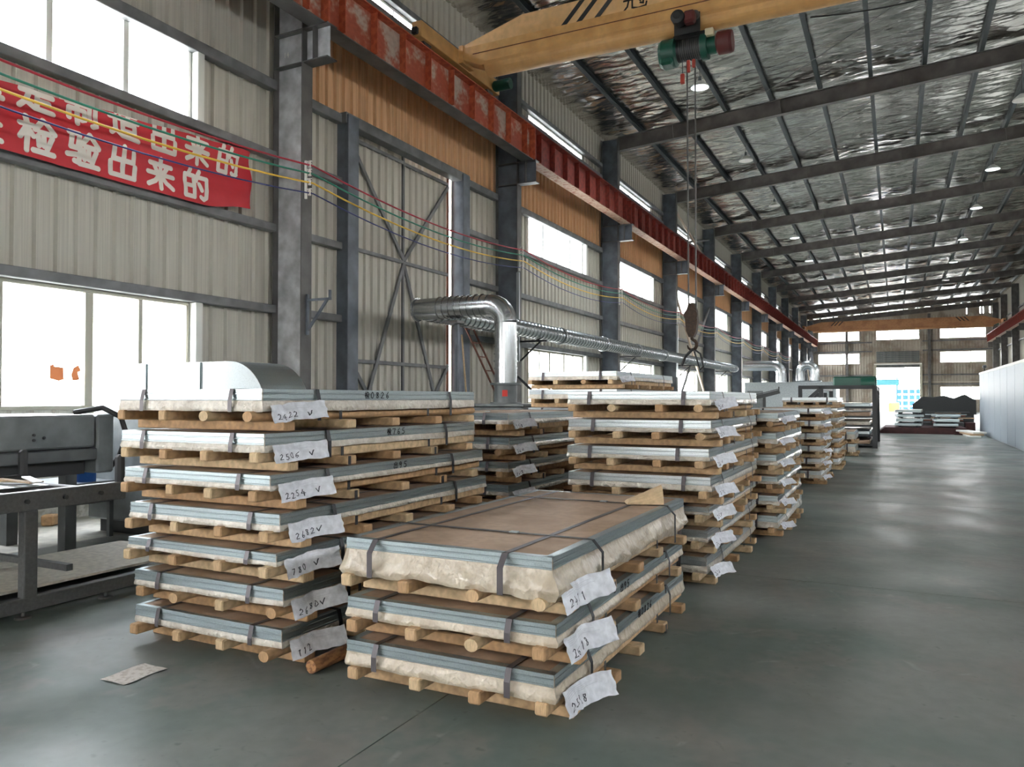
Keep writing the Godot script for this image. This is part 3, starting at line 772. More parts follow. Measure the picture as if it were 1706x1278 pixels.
func crane(at_z: float, label: String, near: bool):
	var t := thing("overhead_crane", label, "crane", Vector3(0, 8.9, at_z))
	var x0 := -8.65; var x1 := 9.4
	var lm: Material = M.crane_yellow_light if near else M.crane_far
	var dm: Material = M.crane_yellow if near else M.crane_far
	var y0 := 8.9
	var m := MB.new()
	m.prism(PackedVector2Array([Vector2(x0, 9.44 - y0), Vector2(x1, 9.44 - y0), Vector2(x1, 9.5 - y0), Vector2(x1 - 1.5, 9.9 - y0), Vector2(x0 + 1.5, 9.9 - y0), Vector2(x0, 9.5 - y0)]), 0.36)
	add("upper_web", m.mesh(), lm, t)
	m = MB.new()
	m.prism(PackedVector2Array([Vector2(x0, 9.2 - y0), Vector2(x0 + 0.5, 8.98 - y0), Vector2(x1 - 0.5, 8.98 - y0), Vector2(x1, 9.2 - y0), Vector2(x1, 9.44 - y0), Vector2(x0, 9.44 - y0)]), 0.42)
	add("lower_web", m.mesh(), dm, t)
	m = MB.new()
	m.box(Vector3((x0 + x1) / 2, 9.26 - y0, 0.215), Vector3(x1 - x0 - 0.6, 0.014, 0.014)); m.box(Vector3((x0 + x1) / 2, 9.26 - y0, -0.215), Vector3(x1 - x0 - 0.6, 0.014, 0.014))
	add("seam_bead", m.mesh(), M.rust if near else dm, t)
	m = MB.new()
	var pr := PackedVector2Array()
	for i in 13:
		var a := PI + PI * i / 12.0
		pr.append(Vector2(cos(a) * 0.24, sin(a) * 0.2))
	pr.append(Vector2(0.21, 0.08)); pr.append(Vector2(-0.21, 0.08))
	m.prism(pr, x1 - x0 - 1.2, Transform3D(Basis(Vector3(0, 0, 1), Vector3.UP, Vector3(-1, 0, 0)), Vector3((x0 + x1) / 2, 8.97 - y0, 0)))
	add("rail_flange", m.mesh(), dm, t)
	for sx in [-6.24, -5.9, -5.5, 5.9, 6.24, 6.6]:
		var dx: float = 0.42 if sx < 0 else -0.42
		var p := MB.new()
		p.prism(PackedVector2Array([Vector2(sx, 9.45 - y0), Vector2(sx + 0.13, 9.45 - y0), Vector2(sx + 0.13 + dx, 9.89 - y0), Vector2(sx + dx, 9.89 - y0)]), 0.004, Transform3D(Basis.IDENTITY, Vector3(0, 0, 0.183)))
		add("stripe", p.mesh(), M.stripe_black, t)
	if near:
		add("painted_character", glyph_mesh([hanzi()["guan"]], 0.52, 0.5, 0.035, 0.004), M.ink, t, Vector3(-4.88, 9.92 - y0, 0.183))
	for s in [-1, 1]:
		var ex: float = -8.82 if s < 0 else 9.55
		var e := Node3D.new()
		e.name = "end_truck" if s < 0 else "end_truck_001"
		t.add_child(e)
		pbox("beam", Vector3(ex, 9.26 - y0, 0), Vector3(0.24, 0.34, 3.5), dm, e, 0.01)
		pbox("gusset", Vector3(ex - s * 0.18, 9.3 - y0, 0), Vector3(0.12, 0.4, 0.5), dm, e, 0.01)
		pbox("buffer", Vector3(ex, 9.2 - y0, 1.81), Vector3(0.14, 0.14, 0.1), M.black_rubber, e, 0.02)
		for q in [-1, 1]:
			var wh := MB.new()
			wh.lathe([Vector2(0, -0.05), Vector2(0.16, -0.05), Vector2(0.16, 0.05), Vector2(0, 0.05)], 16, Transform3D(Basis(Vector3.BACK, PI / 2), Vector3(ex, 9.14 - y0, q * 1.4)))
			add("wheel", wh.mesh(), M.steel_dark, e)
		var mo := MB.new()
		mo.lathe([Vector2(0, -0.22), Vector2(0.13, -0.22), Vector2(0.13, 0.2), Vector2(0.1, 0.24), Vector2(0, 0.24)], 14, Transform3D(Basis(Vector3.BACK, PI / 2), Vector3(ex - s * 0.36, 9.2 - y0, -1.45)))
		add("drive_motor", mo.mesh(), M.hoist_green, e)
	return t

# ------------------------------------------------------------------ strapped sheet bundles
var tag_mats := []
func make_print():
	var H := hanzi()
	# banner: 6 m x 1.05 m, right end at u = 0
	var W := 2048; var h := 392
	var im := Image.create(W, h, true, Image.FORMAT_RGB8)
	im.fill(rgb(196, 42, 54))
	var white := rgb(228, 222, 214)
	var ppm := W / 6.0
	var z_right := -9.5
	# each character: [glyph, centre z, top y above the lower edge]
	for c in [["de", -9.02, 1.09], ["lai", -8.39, 1.09], ["chu", -7.78, 1.09], ["zao", -7.13, 1.09], ["zhi", -6.52, 1.09], ["shi", -5.92, 1.09], ["liang", -5.3, 1.09],
			["de", -8.39, 0.55], ["lai", -7.75, 0.55], ["chu", -7.13, 0.55], ["yan", -6.54, 0.55], ["jian", -5.92, 0.55], ["shi", -5.27, 0.55]]:
		var sz := 0.46
		var cx: float = W - (c[1] - z_right) * ppm
		glyph(im, H[c[0]], Vector2(cx - sz * ppm / 2, h - c[2] * ppm), Vector2(sz, sz) * ppm, 0.072 * ppm, white)
	im.generate_mipmaps()
	T.banner = ImageTexture.create_from_image(im)
	var D := digits()
	var k := 0
	for txt in ["112", "2680v", "780 v", "2682v", "2254 v", "2506 v", "2422 v", "2598", "2618", "2411", "2438", "26 v"]:
		var ti := Image.create(256, 128, true, Image.FORMAT_RGB8)
		ti.fill(rgb(226, 227, 232))
		var n := FastNoiseLite.new(); n.seed = 50 + k; n.frequency = 0.03
		for y in 128:
			for x in 256:
				var g := 0.9 + 0.1 * (n.get_noise_2d(x, y * 0.5) + 0.5)
				ti.set_pixel(x, y, Color(0.885 * g, 0.89 * g, 0.91 * g))
		for r in 4:                                  # faint printed lines of the form
			stroke(ti, Vector2(20, 18 + r * 9), Vector2(120 + (r * 53) % 90, 16 + r * 9), 1.2, rgb(176, 176, 184))
		for i in txt.length():
			if D.has(txt[i]): glyph(ti, D[txt[i]], Vector2(24 + i * 30, 66 - i * 2 + (i % 2) * 4), Vector2(24, 44), 4.0, rgb(30, 30, 40))
		ti.generate_mipmaps()
		var tm := StandardMaterial3D.new()
		tm.resource_name = "tag_print"
		tm.albedo_texture = ImageTexture.create_from_image(ti); tm.roughness = 0.35; tm.cull_mode = BaseMaterial3D.CULL_DISABLED
		tag_mats.append(tm)
		k += 1

func angle_trim(len: float, th: float, lip: float) -> ArrayMesh:   # runs along local X, outer face +Z, top at y = 0
	var b := MB.new()
	var o := [Vector2(-lip, 0.002), Vector2(0.0, 0.002), Vector2(0.002, 0), Vector2(0.002, -0.30 * th), Vector2(0.006, -0.35 * th), Vector2(0.006, -0.42 * th), Vector2(0.002, -0.47 * th), Vector2(0.002, -0.80 * th), Vector2(0.006, -0.85 * th), Vector2(0.006, -0.93 * th), Vector2(0.002, -th)]
	for i in o.size() - 1:
		var p: Vector2 = o[i]; var q: Vector2 = o[i + 1]
		var out := Vector3(0, q.x - p.x, -(q.y - p.y))
		b.quad(Vector3(-len / 2, p.y, p.x), Vector3(len / 2, p.y, p.x), Vector3(len / 2, q.y, q.x), Vector3(-len / 2, q.y, q.x), out)
		b.quad(Vector3(-len / 2, p.y - 0.002, p.x - 0.002), Vector3(len / 2, p.y - 0.002, p.x - 0.002), Vector3(len / 2, q.y - 0.002, q.x - 0.002), Vector3(-len / 2, q.y - 0.002, q.x - 0.002), -out)
	return b.mesh()

func wrap_skirt(w: float, l: float, hb: float, th: float, amp: float, sd: int, fine: bool) -> ArrayMesh:
	var n := FastNoiseLite.new(); n.seed = sd; n.frequency = 1.0; n.fractal_type = FastNoiseLite.FRACTAL_RIDGED; n.fractal_octaves = 3
	var n2 := FastNoiseLite.new(); n2.seed = sd + 5; n2.frequency = 1.0
	var hw := w / 2; var hl := l / 2
	var step := 0.03 if fine else 0.075
	var rows := 9 if fine else 6
	var ring := []     # position, outward direction, path length
	var s := 0.0
	var corners := [Vector2(hw, hl), Vector2(hw, -hl), Vector2(-hw, -hl), Vector2(-hw, hl)]
	for c in 4:
		var p: Vector2 = corners[c]; var q: Vector2 = corners[(c + 1) % 4]
		var d := (q - p).normalized()
		var o := Vector2(-d.y, d.x)
		if o.dot(p + q) < 0: o = -o
		var cnt := int(p.distance_to(q) / step)
		for i in cnt:
			var t := float(i) / cnt
			var pp := p.lerp(q, t)
			var oo := o
			if i == 0:
				var pd: Vector2 = corners[(c + 3) % 4]
				oo = (o + (p - pd).normalized().orthogonal() * 0.0 + p.normalized()).normalized()
			ring.append([pp, oo, s + t * p.distance_to(q)])
		s += p.distance_to(q)
	ring.append([ring[0][0], ring[0][1], s])
	var P := []
	for r in ring:
		var col := []
		for j in rows + 1:
			var t := float(j) / rows
			var y := hb - 0.006 - t * (hb - 0.006)
			var u: float = r[2]
			var wr := n.get_noise_3d(u * 3.2 + y * 6.0, y * 9.0 - u * 1.1, sd * 0.37) * 0.5 + 0.5
			var w2 := n2.get_noise_2d(u * 1.3, y * 4.0)
			var below := smoothstep(0.0, 1.0, clampf((hb - y - th * 0.8) / maxf(0.02, hb - th * 0.8), 0.0, 1.0))
			var k := minf(u, s - u)
			var out := 0.001 + below * amp * (wr * 1.3 + w2 * 0.5 + 0.25)
			if t > 0.99: out *= 0.55
			var pos: Vector2 = r[0] + r[1] * out
			var yy := y - (0.012 * (w2 + 0.3) * (amp / 0.014) if j == rows else 0.0)
			col.append(Vector3(pos.x, yy, pos.y))
		P.append(col)
	var b := MB.new()
	b.grid(P)
	return b.mesh()

var pack_seed := 100
func package(label: String, group: String, x0: float, x1: float, z0: float, len: float, y0: float, top: float, o := {}):
	pack_seed += 1
	rng.seed = pack_seed
	var w := x1 - x0
	var t := thing("sheet_bundle_pallet", label, "sheet bundle", Vector3((x0 + x1) / 2, y0, z0 - len / 2), deg_to_rad(rng.randf_range(-0.5, 0.5) + o.get("turn", 0.0)), group)
	var hp := 0.125
	var hb := top - y0 - hp
	var fine: bool = o.get("fine", false)
	var wv: int = rng.randi() % 3
	# pallet: cross bearers below, runners above
	var nb: int = o.get("bearers", 5)
	for i in nb:
		var zz := len / 2 - 0.2 - (len - 0.4) * i / (nb - 1)
		pbox("cross_bearer", Vector3(0.02 + rng.randf_range(-0.02, 0.03), 0.03, zz), Vector3(w + 0.06 + rng.randf_range(-0.03, 0.05), 0.06, 0.1), M["wood_x%d" % ((i + wv) % 3)], t, 0.006)
	for i in 4:
		var xx := -w / 2 + 0.07 + (w - 0.14) * i / 3.0 + rng.randf_range(-0.025, 0.025)
		var ll := len + 0.06 + rng.randf_range(0.0, 0.07)
		var wm: Material = M["wood_z%d" % ((i * 2 + wv) % 3)]
		if rng.randf() < 0.25 and i > 0:                 # a round pole in place of a squared one
			var lg := MB.new()
			lg.tube([Vector3(0, 0, ll / 2 + 0.02), Vector3(0, 0, 0), Vector3(0, 0, -ll / 2 - 0.02)], 0.0375, 12)
			var rn := add("runner", lg.mesh(), wm, t, Vector3(xx, 0.06 + 0.0375, 0))
			rn.scale = Vector3(1.05, 0.87, 1.0)
			rn.position.y = 0.06 + 0.0375 * 0.87
		else:
			pbox("runner", Vector3(xx, 0.0925, rng.randf_range(-0.01, 0.02)), Vector3(0.072, 0.065, ll), wm, t, 0.008)
	var th: float = minf(o.get("trim", 0.07), hb * 0.68)
	var amp: float = o.get("amp", 0.011)
	pbox("sheet_stack", Vector3(0, hp + hb / 2, 0), Vector3(w - 0.012, hb - 0.004, l_fix(len)), M.sheet_core, t)
	add("wrapping", wrap_skirt(w, len, hb, th, amp, pack_seed * 7, fine), o.get("wrap", M.wrap_paper), t, Vector3(0, hp, 0))
	pbox("top_paper", Vector3(0, hp + hb - 0.002, 0), Vector3(w - 0.03, 0.004, len - 0.03), M.kraft_top, t)
	var gm: Material = o.get("metal", M.galvanized)
	var lip: float = o.get("lip", 0.03)
	add("edge_angle", angle_trim(w, th, lip), gm, t, Vector3(0, hp + hb, len / 2))
	add("edge_angle", angle_trim(len - 0.01, th, lip), gm, t, Vector3(w / 2, hp + hb, 0), Basis(Vector3.UP, PI / 2))
	add("edge_angle", angle_trim(w, th, lip), gm, t, Vector3(0, hp + hb, -len / 2), Basis(Vector3.UP, PI))
	add("edge_angle", angle_trim(len - 0.01, th, lip), gm, t, Vector3(-w / 2, hp + hb, 0), Basis(Vector3.UP, -PI / 2))
	# straps: two along, two or three across
	for f in [-0.33 + rng.randf_range(-0.02, 0.02), 0.32 + rng.randf_range(-0.03, 0.02)]:
		var x: float = w * f
		var e := 0.009 + amp * 1.15
		var b := MB.new()
		b.ribbon([Vector3(x, hp - 0.005, len / 2 + e + 0.004), Vector3(x, hp + hb - th, len / 2 + e + 0.004), Vector3(x, hp + hb + 0.003, len / 2 + 0.009), Vector3(x, hp + hb + 0.004, len / 2 - 0.03), Vector3(x, hp + hb + 0.003, -len / 2 + 0.03), Vector3(x, hp + hb + 0.003, -len / 2 - 0.008), Vector3(x, hp - 0.005, -len / 2 - e - 0.004)], Vector3.RIGHT, 0.034, 0.0016)
		add("strap", b.mesh(), M.strap, t)
	var zsp := [0.30, -0.30] if not o.get("three", false) else [0.36, 0.02, -0.34]
	for f in zsp:
		var z: float = len * (f + rng.randf_range(-0.03, 0.03))
		var e := 0.009 + amp * 1.15
		var b := MB.new()
		b.ribbon([Vector3(w / 2 + e + 0.004, 0.058, z), Vector3(w / 2 + e + 0.004, hp + hb - th, z), Vector3(w / 2 + 0.008, hp + hb + 0.003, z), Vector3(w / 2 - 0.03, hp + hb + 0.006, z), Vector3(-w / 2 + 0.03, hp + hb + 0.006, z), Vector3(-w / 2 - 0.008, hp + hb + 0.003, z), Vector3(-w / 2 - e - 0.004, 0.058, z)], Vector3.BACK, 0.034, 0.0016)
		var sp := add("strap", b.mesh(), M.strap_dark, t)
		pbox("strap_seal", Vector3(w * 0.12, hp + hb + 0.009, z), Vector3(0.05, 0.006, 0.04), M.galvanized, sp)
	for i in [1, 3]:                                     # tie-downs round the bearers
		if nb <= i: continue
		var zz: float = len / 2 - 0.2 - (len - 0.4) * i / (nb - 1) + 0.03
		var b := MB.new()
		b.ribbon([Vector3(w / 2 + 0.012, 0.0, zz), Vector3(w / 2 + 0.012, 0.12, zz)], Vector3.BACK, 0.03, 0.0016)
		b.ribbon([Vector3(w / 2 + 0.075, 0.0, zz), Vector3(w / 2 + 0.075, 0.058, zz)], Vector3.BACK, 0.03, 0.0016)
		add("tie_strap", b.mesh(), M.strap_dark, t)
	# document pouch hanging at the front right corner
	if o.has("tag"):
		var ti: int = o.tag
		var tw: float = o.get("pouch", 0.28); var thh := 0.3 * tw
		var P := []
		var nn := FastNoiseLite.new(); nn.seed = pack_seed; nn.frequency = 1.0
		var droop := rng.randf_range(0.01, 0.05)
		for i in 13:
			var row := []
			for j in 7:
				var u := i / 12.0; var v := j / 6.0
				var bx := w / 2 + 0.025 + 0.11 * u * u + 0.05 * v + 0.016 * nn.get_noise_2d(u * 5.0, v * 2.5) + 0.01 * sin(u * 9.0)
				var y := hp + 0.05 - v * thh + droop * (u - 0.5) + 0.012 * nn.get_noise_2d(u * 3.0, 7.0)
				row.append(Vector3(bx, y, len / 2 - 0.04 - u * tw + 0.02 * v))
			P.append(row)
		var b := MB.new()
		b.grid(P)
		add("document_pouch", b.mesh(), tag_mats[ti], t)
	if o.has("mark"):                                    # handwriting on the side angle
		var D := hanzi(); var G := digits()
		var ml: Array = o.mark
		var list := []
		for ch in ml: list.append(D[ch] if D.has(ch) else G[ch])
		var mz := len * rng.randf_range(-0.05, 0.12)
		for gi in list.size():
			add("handwritten_character", glyph_mesh([list[gi]], 0.05, 0.05, 0.005, 0.002), M.ink, t, Vector3(w / 2 + 0.0085, hp + hb - 0.008, mz - gi * 0.062), Basis(Vector3.UP, PI / 2))
	return t

func l_fix(v: float) -> float: return v - 0.012

func stack(where: String, group: String, tops: Array, xs: Array, z0: float, len: float, o := {}):
	var y := 0.0
	var n := tops.size()
	for i in n:
		var q: Dictionary = o.duplicate()
		if o.has("tags"):
			q.tag = o.tags[i]
			q.erase("tags")
		if o.has("amps"): q.amp = o.amps[i]
		var xx: Array = xs[mini(i, xs.size() - 1)]
		var lvl: String = "topmost" if i == n - 1 else "bottom" if i == 0 else ORD[i] + " from floor"
		if o.get("mark_levels", []).has(i): q.mark = [["jian", "0", "8", "2", "6"], ["chu", "9", "5"], ["jian", "7", "6", "5"]][i % 3]
		package("strapped sheet bundle on pallet, %s in %s" % [lvl, where], group, xx[0], xx[1], z0, len, y, tops[i], q)
		y = tops[i] + 0.013

func build_stacks():
	stack("seven-high stack beside roller table", "bundles in the left stack", [0.231, 0.466, 0.673, 0.908, 1.137, 1.385, 1.657],
		[[-4.52, -3.24], [-4.54, -3.26], [-4.60, -3.29], [-4.59, -3.29], [-4.64, -3.34], [-4.68, -3.41], [-4.70, -3.42]], -3.48, 2.6,
		{"fine": true, "pouch": 0.36, "wrap": M.wrap_white, "tags": [0, 1, 2, 3, 4, 5, 6], "amp": 0.011, "mark_levels": [4, 5, 6], "three": false})
	stack("low front stack", "bundles in the front stack", [0.257, 0.498, 0.824],
		[[-2.745, -1.49]], -3.45, 2.5, {"fine": true, "pouch": 0.38, "wrap": M.wrap_paper, "tags": [7, 8, 9], "amps": [0.018, 0.018, 0.044], "trim": 0.06, "lip": 0.045, "mark_levels": [0, 1]})
	stack("tall stack behind front stack", "bundles in the second row stack", [0.25, 0.478, 0.675, 0.93, 1.17, 1.41, 1.66],
		[[-2.72, -1.44], [-2.71, -1.43], [-2.71, -1.425], [-2.70, -1.41]], -6.57, 2.45, {"wrap": M.wrap_film, "metal": M.galvanized_bright, "tags": [10, 11, 10, 8, 11, 10, 10], "amp": 0.013, "fine": true})
	stack("third stack along aisle", "bundles in the third row stack", [0.25, 0.48, 0.70, 0.95, 1.2, 1.43],
		[[-2.5, -1.22]], -9.25, 2.4, {"wrap": M.wrap_film, "metal": M.galvanized, "tags": [11, 10, 11, 10, 11, 10], "pouch": 0.2, "amp": 0.028})
	stack("bright fourth stack along aisle", "bundles in the fourth row stack", [0.25, 0.48, 0.71, 0.95, 1.18, 1.41],
		[[-2.5, -1.24]], -15.3, 2.4, {"wrap": M.wrap_film, "metal": M.galvanized_bright, "tags": [11, 10, 11, 10, 11, 10], "pouch": 0.2, "amp": 0.016})
	stack("fifth stack along aisle", "bundles in the fifth row stack", [0.25, 0.48, 0.70, 0.93, 1.16, 1.38, 1.62],
		[[-2.36, -1.16], [-2.36, -1.16], [-2.36, -1.16], [-2.36, -1.16], [-2.36, -1.16], [-2.36, -1.16], [-2.34, -1.18]], -18.6, 2.4, {"wrap": M.wrap_film, "metal": M.galvanized_bright, "amp": 0.016})
	stack("two-high stack by dark rack", "bundles in the two-high stack", [0.34, 0.68], [[-2.2, -1.02]], -23.2, 2.0, {"wrap": M.wrap_film, "metal": M.galvanized, "amp": 0.02})
	stack("dark stack behind seven-high stack", "bundles in the stack behind the left stack", [0.25, 0.48, 0.72, 0.95, 1.2, 1.45],
		[[-4.8, -3.5]], -6.95, 2.5, {"wrap": M.wrap_film, "metal": M.galvanized, "tags": [10, 11, 10, 8, 11, 10], "amp": 0.014})
	stack("tallest stack in middle distance", "bundles in the tallest stack", [0.24, 0.48, 0.73, 0.98, 1.22, 1.46, 1.73, 1.985],
		[[-4.86, -3.5]], -10.3, 3.0, {"wrap": M.wrap_white, "metal": M.galvanized_bright, "tags": [10, 11, 10, 8, 11, 10, 11, 10], "amp": 0.014})
	# loose timber and a sawn half-log on the top of the front stack
	var lg := MB.new()
	lg.tube([Vector3(0, 0, 0), Vector3(0.01, 0.004, -0.4), Vector3(0.0, 0, -0.95)], [0.04, 0.042, 0.038], 10)
	tag(add("timber_pole", lg.mesh(), M.log_bark, self, Vector3(-3.05, 0.042, -3.5)), "loose round timber pole on floor beside the left stack", "timber")
	var wedge := MB.new()
	var front := []
	for i in 11:
		var a := PI * i / 10.0
		front.append([Vector3(cos(a) * 0.095, sin(a) * 0.135, -0.06), Vector3(cos(a) * 0.07, sin(a) * 0.03, 0.2 - 0.02 * sin(a))])
	for i in 10:
		wedge.quad(front[i][0], front[i + 1][0], front[i + 1][1], front[i][1], Vector3(0, 1, 0.4))
		wedge.tri(front[i][0], front[i + 1][0], Vector3(0, 0, -0.06), Vector3(0, 0, -1))
		wedge.tri(front[i][1], front[i + 1][1], Vector3(0, 0, 0.2), Vector3(0, 0, 1))
	wedge.quad(Vector3(-0.095, 0, -0.06), Vector3(0.095, 0, -0.06), Vector3(0.07, 0, 0.2), Vector3(-0.07, 0, 0.2), Vector3.DOWN)
	tag(add("wood_block", wedge.mesh(), M.wood_z2, self, Vector3(-1.6, 0.833, -5.52), Basis(Vector3.UP, deg_to_rad(-62))), "sawn wedge-shaped half log lying on top of the front stack", "wood block")

# ------------------------------------------------------------------ hoist
func build_hoist():
	var t := thing("rope_hoist", "green electric wire rope hoist hanging under the yellow crane", "hoist", Vector3(-3.55, 8.52, -15.0))
	var ax := Basis(Vector3.BACK, PI / 2)           # lathe axis Y -> -X
	var b := MB.new()
	b.lathe([Vector2(0, -0.26), Vector2(0.21, -0.26), Vector2(0.21, 0.26), Vector2(0, 0.26)], 24, Transform3D(ax, Vector3(0.0, -0.05, 0)))
	add("rope_drum", b.mesh(), M.hoist_black, t)
	b = MB.new()
	for i in 11:
		var x := -0.2 + i * 0.04
		var ring := []
		for k in 21: ring.append(Vector3(x + 0.04 * k / 20.0, -0.05 + cos(TAU * k / 20.0) * 0.205, sin(TAU * k / 20.0) * 0.205))
		b.tube(ring, 0.012, 5, false)
	add("wound_rope", b.mesh(), M.rope, t)
	b = MB.new()
	b.lathe([Vector2(0, -0.14), Vector2(0.22, -0.17), Vector2(0.28, -0.13), Vector2(0.28, 0.12), Vector2(0.24, 0.18), Vector2(0, 0.2)], 20, Transform3D(ax, Vector3(-0.42, -0.06, 0)))
	b.box(Vector3(-0.44, -0.24, 0.06), Vector3(0.26, 0.2, 0.34), Basis.IDENTITY, 0.04)
	add("gearbox", b.mesh(), M.hoist_green, t)
	b = MB.new()
	b.lathe([Vector2(0, -0.06), Vector2(0.25, -0.06), Vector2(0.25, 0.06), Vector2(0, 0.06)], 24, Transform3D(ax, Vector3(0.28, -0.05, 0)))
	b.lathe([Vector2(0, -0.1), Vector2(0.17, -0.1), Vector2(0.17, 0.1), Vector2(0, 0.1)], 20, Transform3D(ax, Vector3(0.42, -0.05, 0)))
	add("end_bell", b.mesh(), M.hoist_green, t)
	b = MB.new()
	b.lathe([Vector2(0, -0.15), Vector2(0.2, -0.15), Vector2(0.22, -0.1), Vector2(0.22, 0.12), Vector2(0.17, 0.16), Vector2(0, 0.16)], 20, Transform3D(ax, Vector3(0.66, -0.04, 0)))
	add("lift_motor", b.mesh(), M.hoist_maroon, t)
	pbox("control_box", Vector3(0.4, 0.14, 0.14), Vector3(0.16, 0.14, 0.14), M.hoist_cream, t, 0.01)
	pbox("mount_beam", Vector3(0.0, 0.17, 0.0), Vector3(0.62, 0.09, 0.3), M.hoist_black, t, 0.01)
	for s in [-1, 1]:
		pbox("trolley_plate", Vector3(0, 0.33, s * 0.29), Vector3(0.5, 0.38, 0.02), M.hoist_black, t)
		for q in [-1, 1]:
			var w := MB.new()
			w.lathe([Vector2(0, -0.03), Vector2(0.09, -0.03), Vector2(0.09, 0.03), Vector2(0, 0.03)], 16, Transform3D(Basis(Vector3.RIGHT, PI / 2), Vector3(q * 0.16, 0.45, s * 0.33)))
			add("trolley_wheel", w.mesh(), M.steel_dark, t)
	b = MB.new()
	b.lathe([Vector2(0, -0.14), Vector2(0.11, -0.14), Vector2(0.13, -0.08), Vector2(0.13, 0.1), Vector2(0.07, 0.14), Vector2(0, 0.14)], 18, Transform3D(Basis(Vector3.RIGHT, PI / 2), Vector3(-0.12, 0.38, 0.48)))
	add("travel_motor", b.mesh(), M.hoist_black, t)
	pbox("travel_gearbox", Vector3(0.08, 0.38, 0.42), Vector3(0.22, 0.24, 0.2), M.hoist_maroon, t, 0.04)
	pbox("limit_weight", Vector3(-0.02, -0.42, 0.1), Vector3(0.06, 0.24, 0.06), M.limit_red, t, 0.01)
	pbox("limit_weight", Vector3(0.08, -0.38, 0.1), Vector3(0.06, 0.16, 0.06), M.limit_red, t, 0.01)
	pbox("pendant", Vector3(-0.12, -0.68, 0.18), Vector3(0.08, 0.2, 0.07), M.limit_red, t, 0.015)
	b = MB.new()
	b.tube([Vector3(-0.12, -0.25, 0.18), Vector3(-0.12, -0.58, 0.18)], 0.008, 6)
	add("pendant_cable", b.mesh(), M.black_rubber, t)
	for x in [-0.07, 0.09]:
		b = MB.new()
		b.tube([Vector3(x, -0.2, 0.02), Vector3(x * 0.9, -5.2, 0.0)], 0.017, 6)
		add("rope", b.mesh(), M.rope, t)
	# hook block
	b = MB.new()
	b.prism(PackedVector2Array([Vector2(-0.05, 0.26), Vector2(0.05, 0.26), Vector2(0.1, 0.12), Vector2(0.12, -0.1), Vector2(0.09, -0.3), Vector2(0.04, -0.4), Vector2(-0.05, -0.4), Vector2(-0.1, -0.28), Vector2(-0.12, -0.05), Vector2(-0.09, 0.14)]), 0.16, Transform3D(Basis.IDENTITY, Vector3(0, -5.32, 0)))
	add("hook_block", b.mesh(), M.hook_rust, t)
	b = MB.new()
	b.lathe([Vector2(0, -0.03), Vector2(0.13, -0.03), Vector2(0.13, 0.03), Vector2(0, 0.03)], 18, Transform3D(Basis(Vector3.RIGHT, PI / 2), Vector3(0, -5.3, 0.1)))
	add("sheave", b.mesh(), M.hook_rust, t)
	b = MB.new()
	var hk := [Vector3(0, -5.6, 0), Vector3(0, -5.75, 0)]
	for i in 9:
		var a := deg_to_rad(80.0 - 32.0 * i)
		hk.append(Vector3(cos(a) * 0.09, -5.87 + sin(a) * 0.1, 0))
	b.tube(hk, [0.035, 0.033, 0.03, 0.032, 0.034, 0.034, 0.034, 0.03, 0.026, 0.02, 0.012], 8)
	add("hook", b.mesh(), M.hook_rust, t)
	b = MB.new()
	b.tube([Vector3(0.03, -5.95, 0.03), Vector3(-0.12, -6.1, 0.05), Vector3(-0.2, -6.28, 0.04)], 0.03, 6)
	b.tube([Vector3(0.03, -5.95, 0.0), Vector3(0.16, -6.05, 0.0), Vector3(0.22, -6.3, 0.02), Vector3(0.16, -6.36, 0.02), Vector3(0.05, -6.0, 0.03)], 0.02, 6)
	add("sling", b.mesh(), M.hoist_black, t)
	# festoon cable under the roof
	for q in [[Vector3(-1.4, 8.9, -15.6), Vector3(0.6, 8.62, -15.6), Vector3(2.2, 9.1, -15.6)], [Vector3(2.2, 9.1, -15.6), Vector3(3.5, 8.5, -15.6), Vector3(5.0, 9.1, -15.6)]]:
		var pts := []
		for i in 13:
			var u := i / 12.0
			pts.append(q[0].lerp(q[1], u).lerp(q[1].lerp(q[2], u), u))
		b = MB.new()
		b.tube(pts, 0.014, 6)
		tag(add("festoon_cable", b.mesh(), M.black_rubber, self), "black sagging power cable loop beside the yellow crane, %s" % ("nearer the hoist" if q[0].x < 0 else "farther right"), "cable", "festoon cables")

# ------------------------------------------------------------------ spiral ducts
func spiral(b: MB, p: Vector3, q: Vector3, r: float, pitch := 0.14):
	var d := (q - p).normalized()
	var n := int(p.distance_to(q) / pitch)
	var pts := [p]; var rs := [r]
	for i in range(1, n):
		var c := p + d * pitch * i
		pts.append_array([c - d * 0.018, c - d * 0.008, c + d * 0.008, c + d * 0.018]); rs.append_array([r, r + 0.018, r + 0.018, r])
	pts.append(q); rs.append(r)
	b.tube(pts, rs, 20, true)

func elbow(b: MB, c: Vector3, u: Vector3, v: Vector3, R: float, r: float):   # quarter bend from c+u*R to c+v*R in segmented gores
	var pts := []
	for i in 6:
		var a := PI / 2 * i / 5.0
		pts.append(c + (u * cos(a) + v * sin(a)) * R)
	b.tube(pts, r, 20, false)

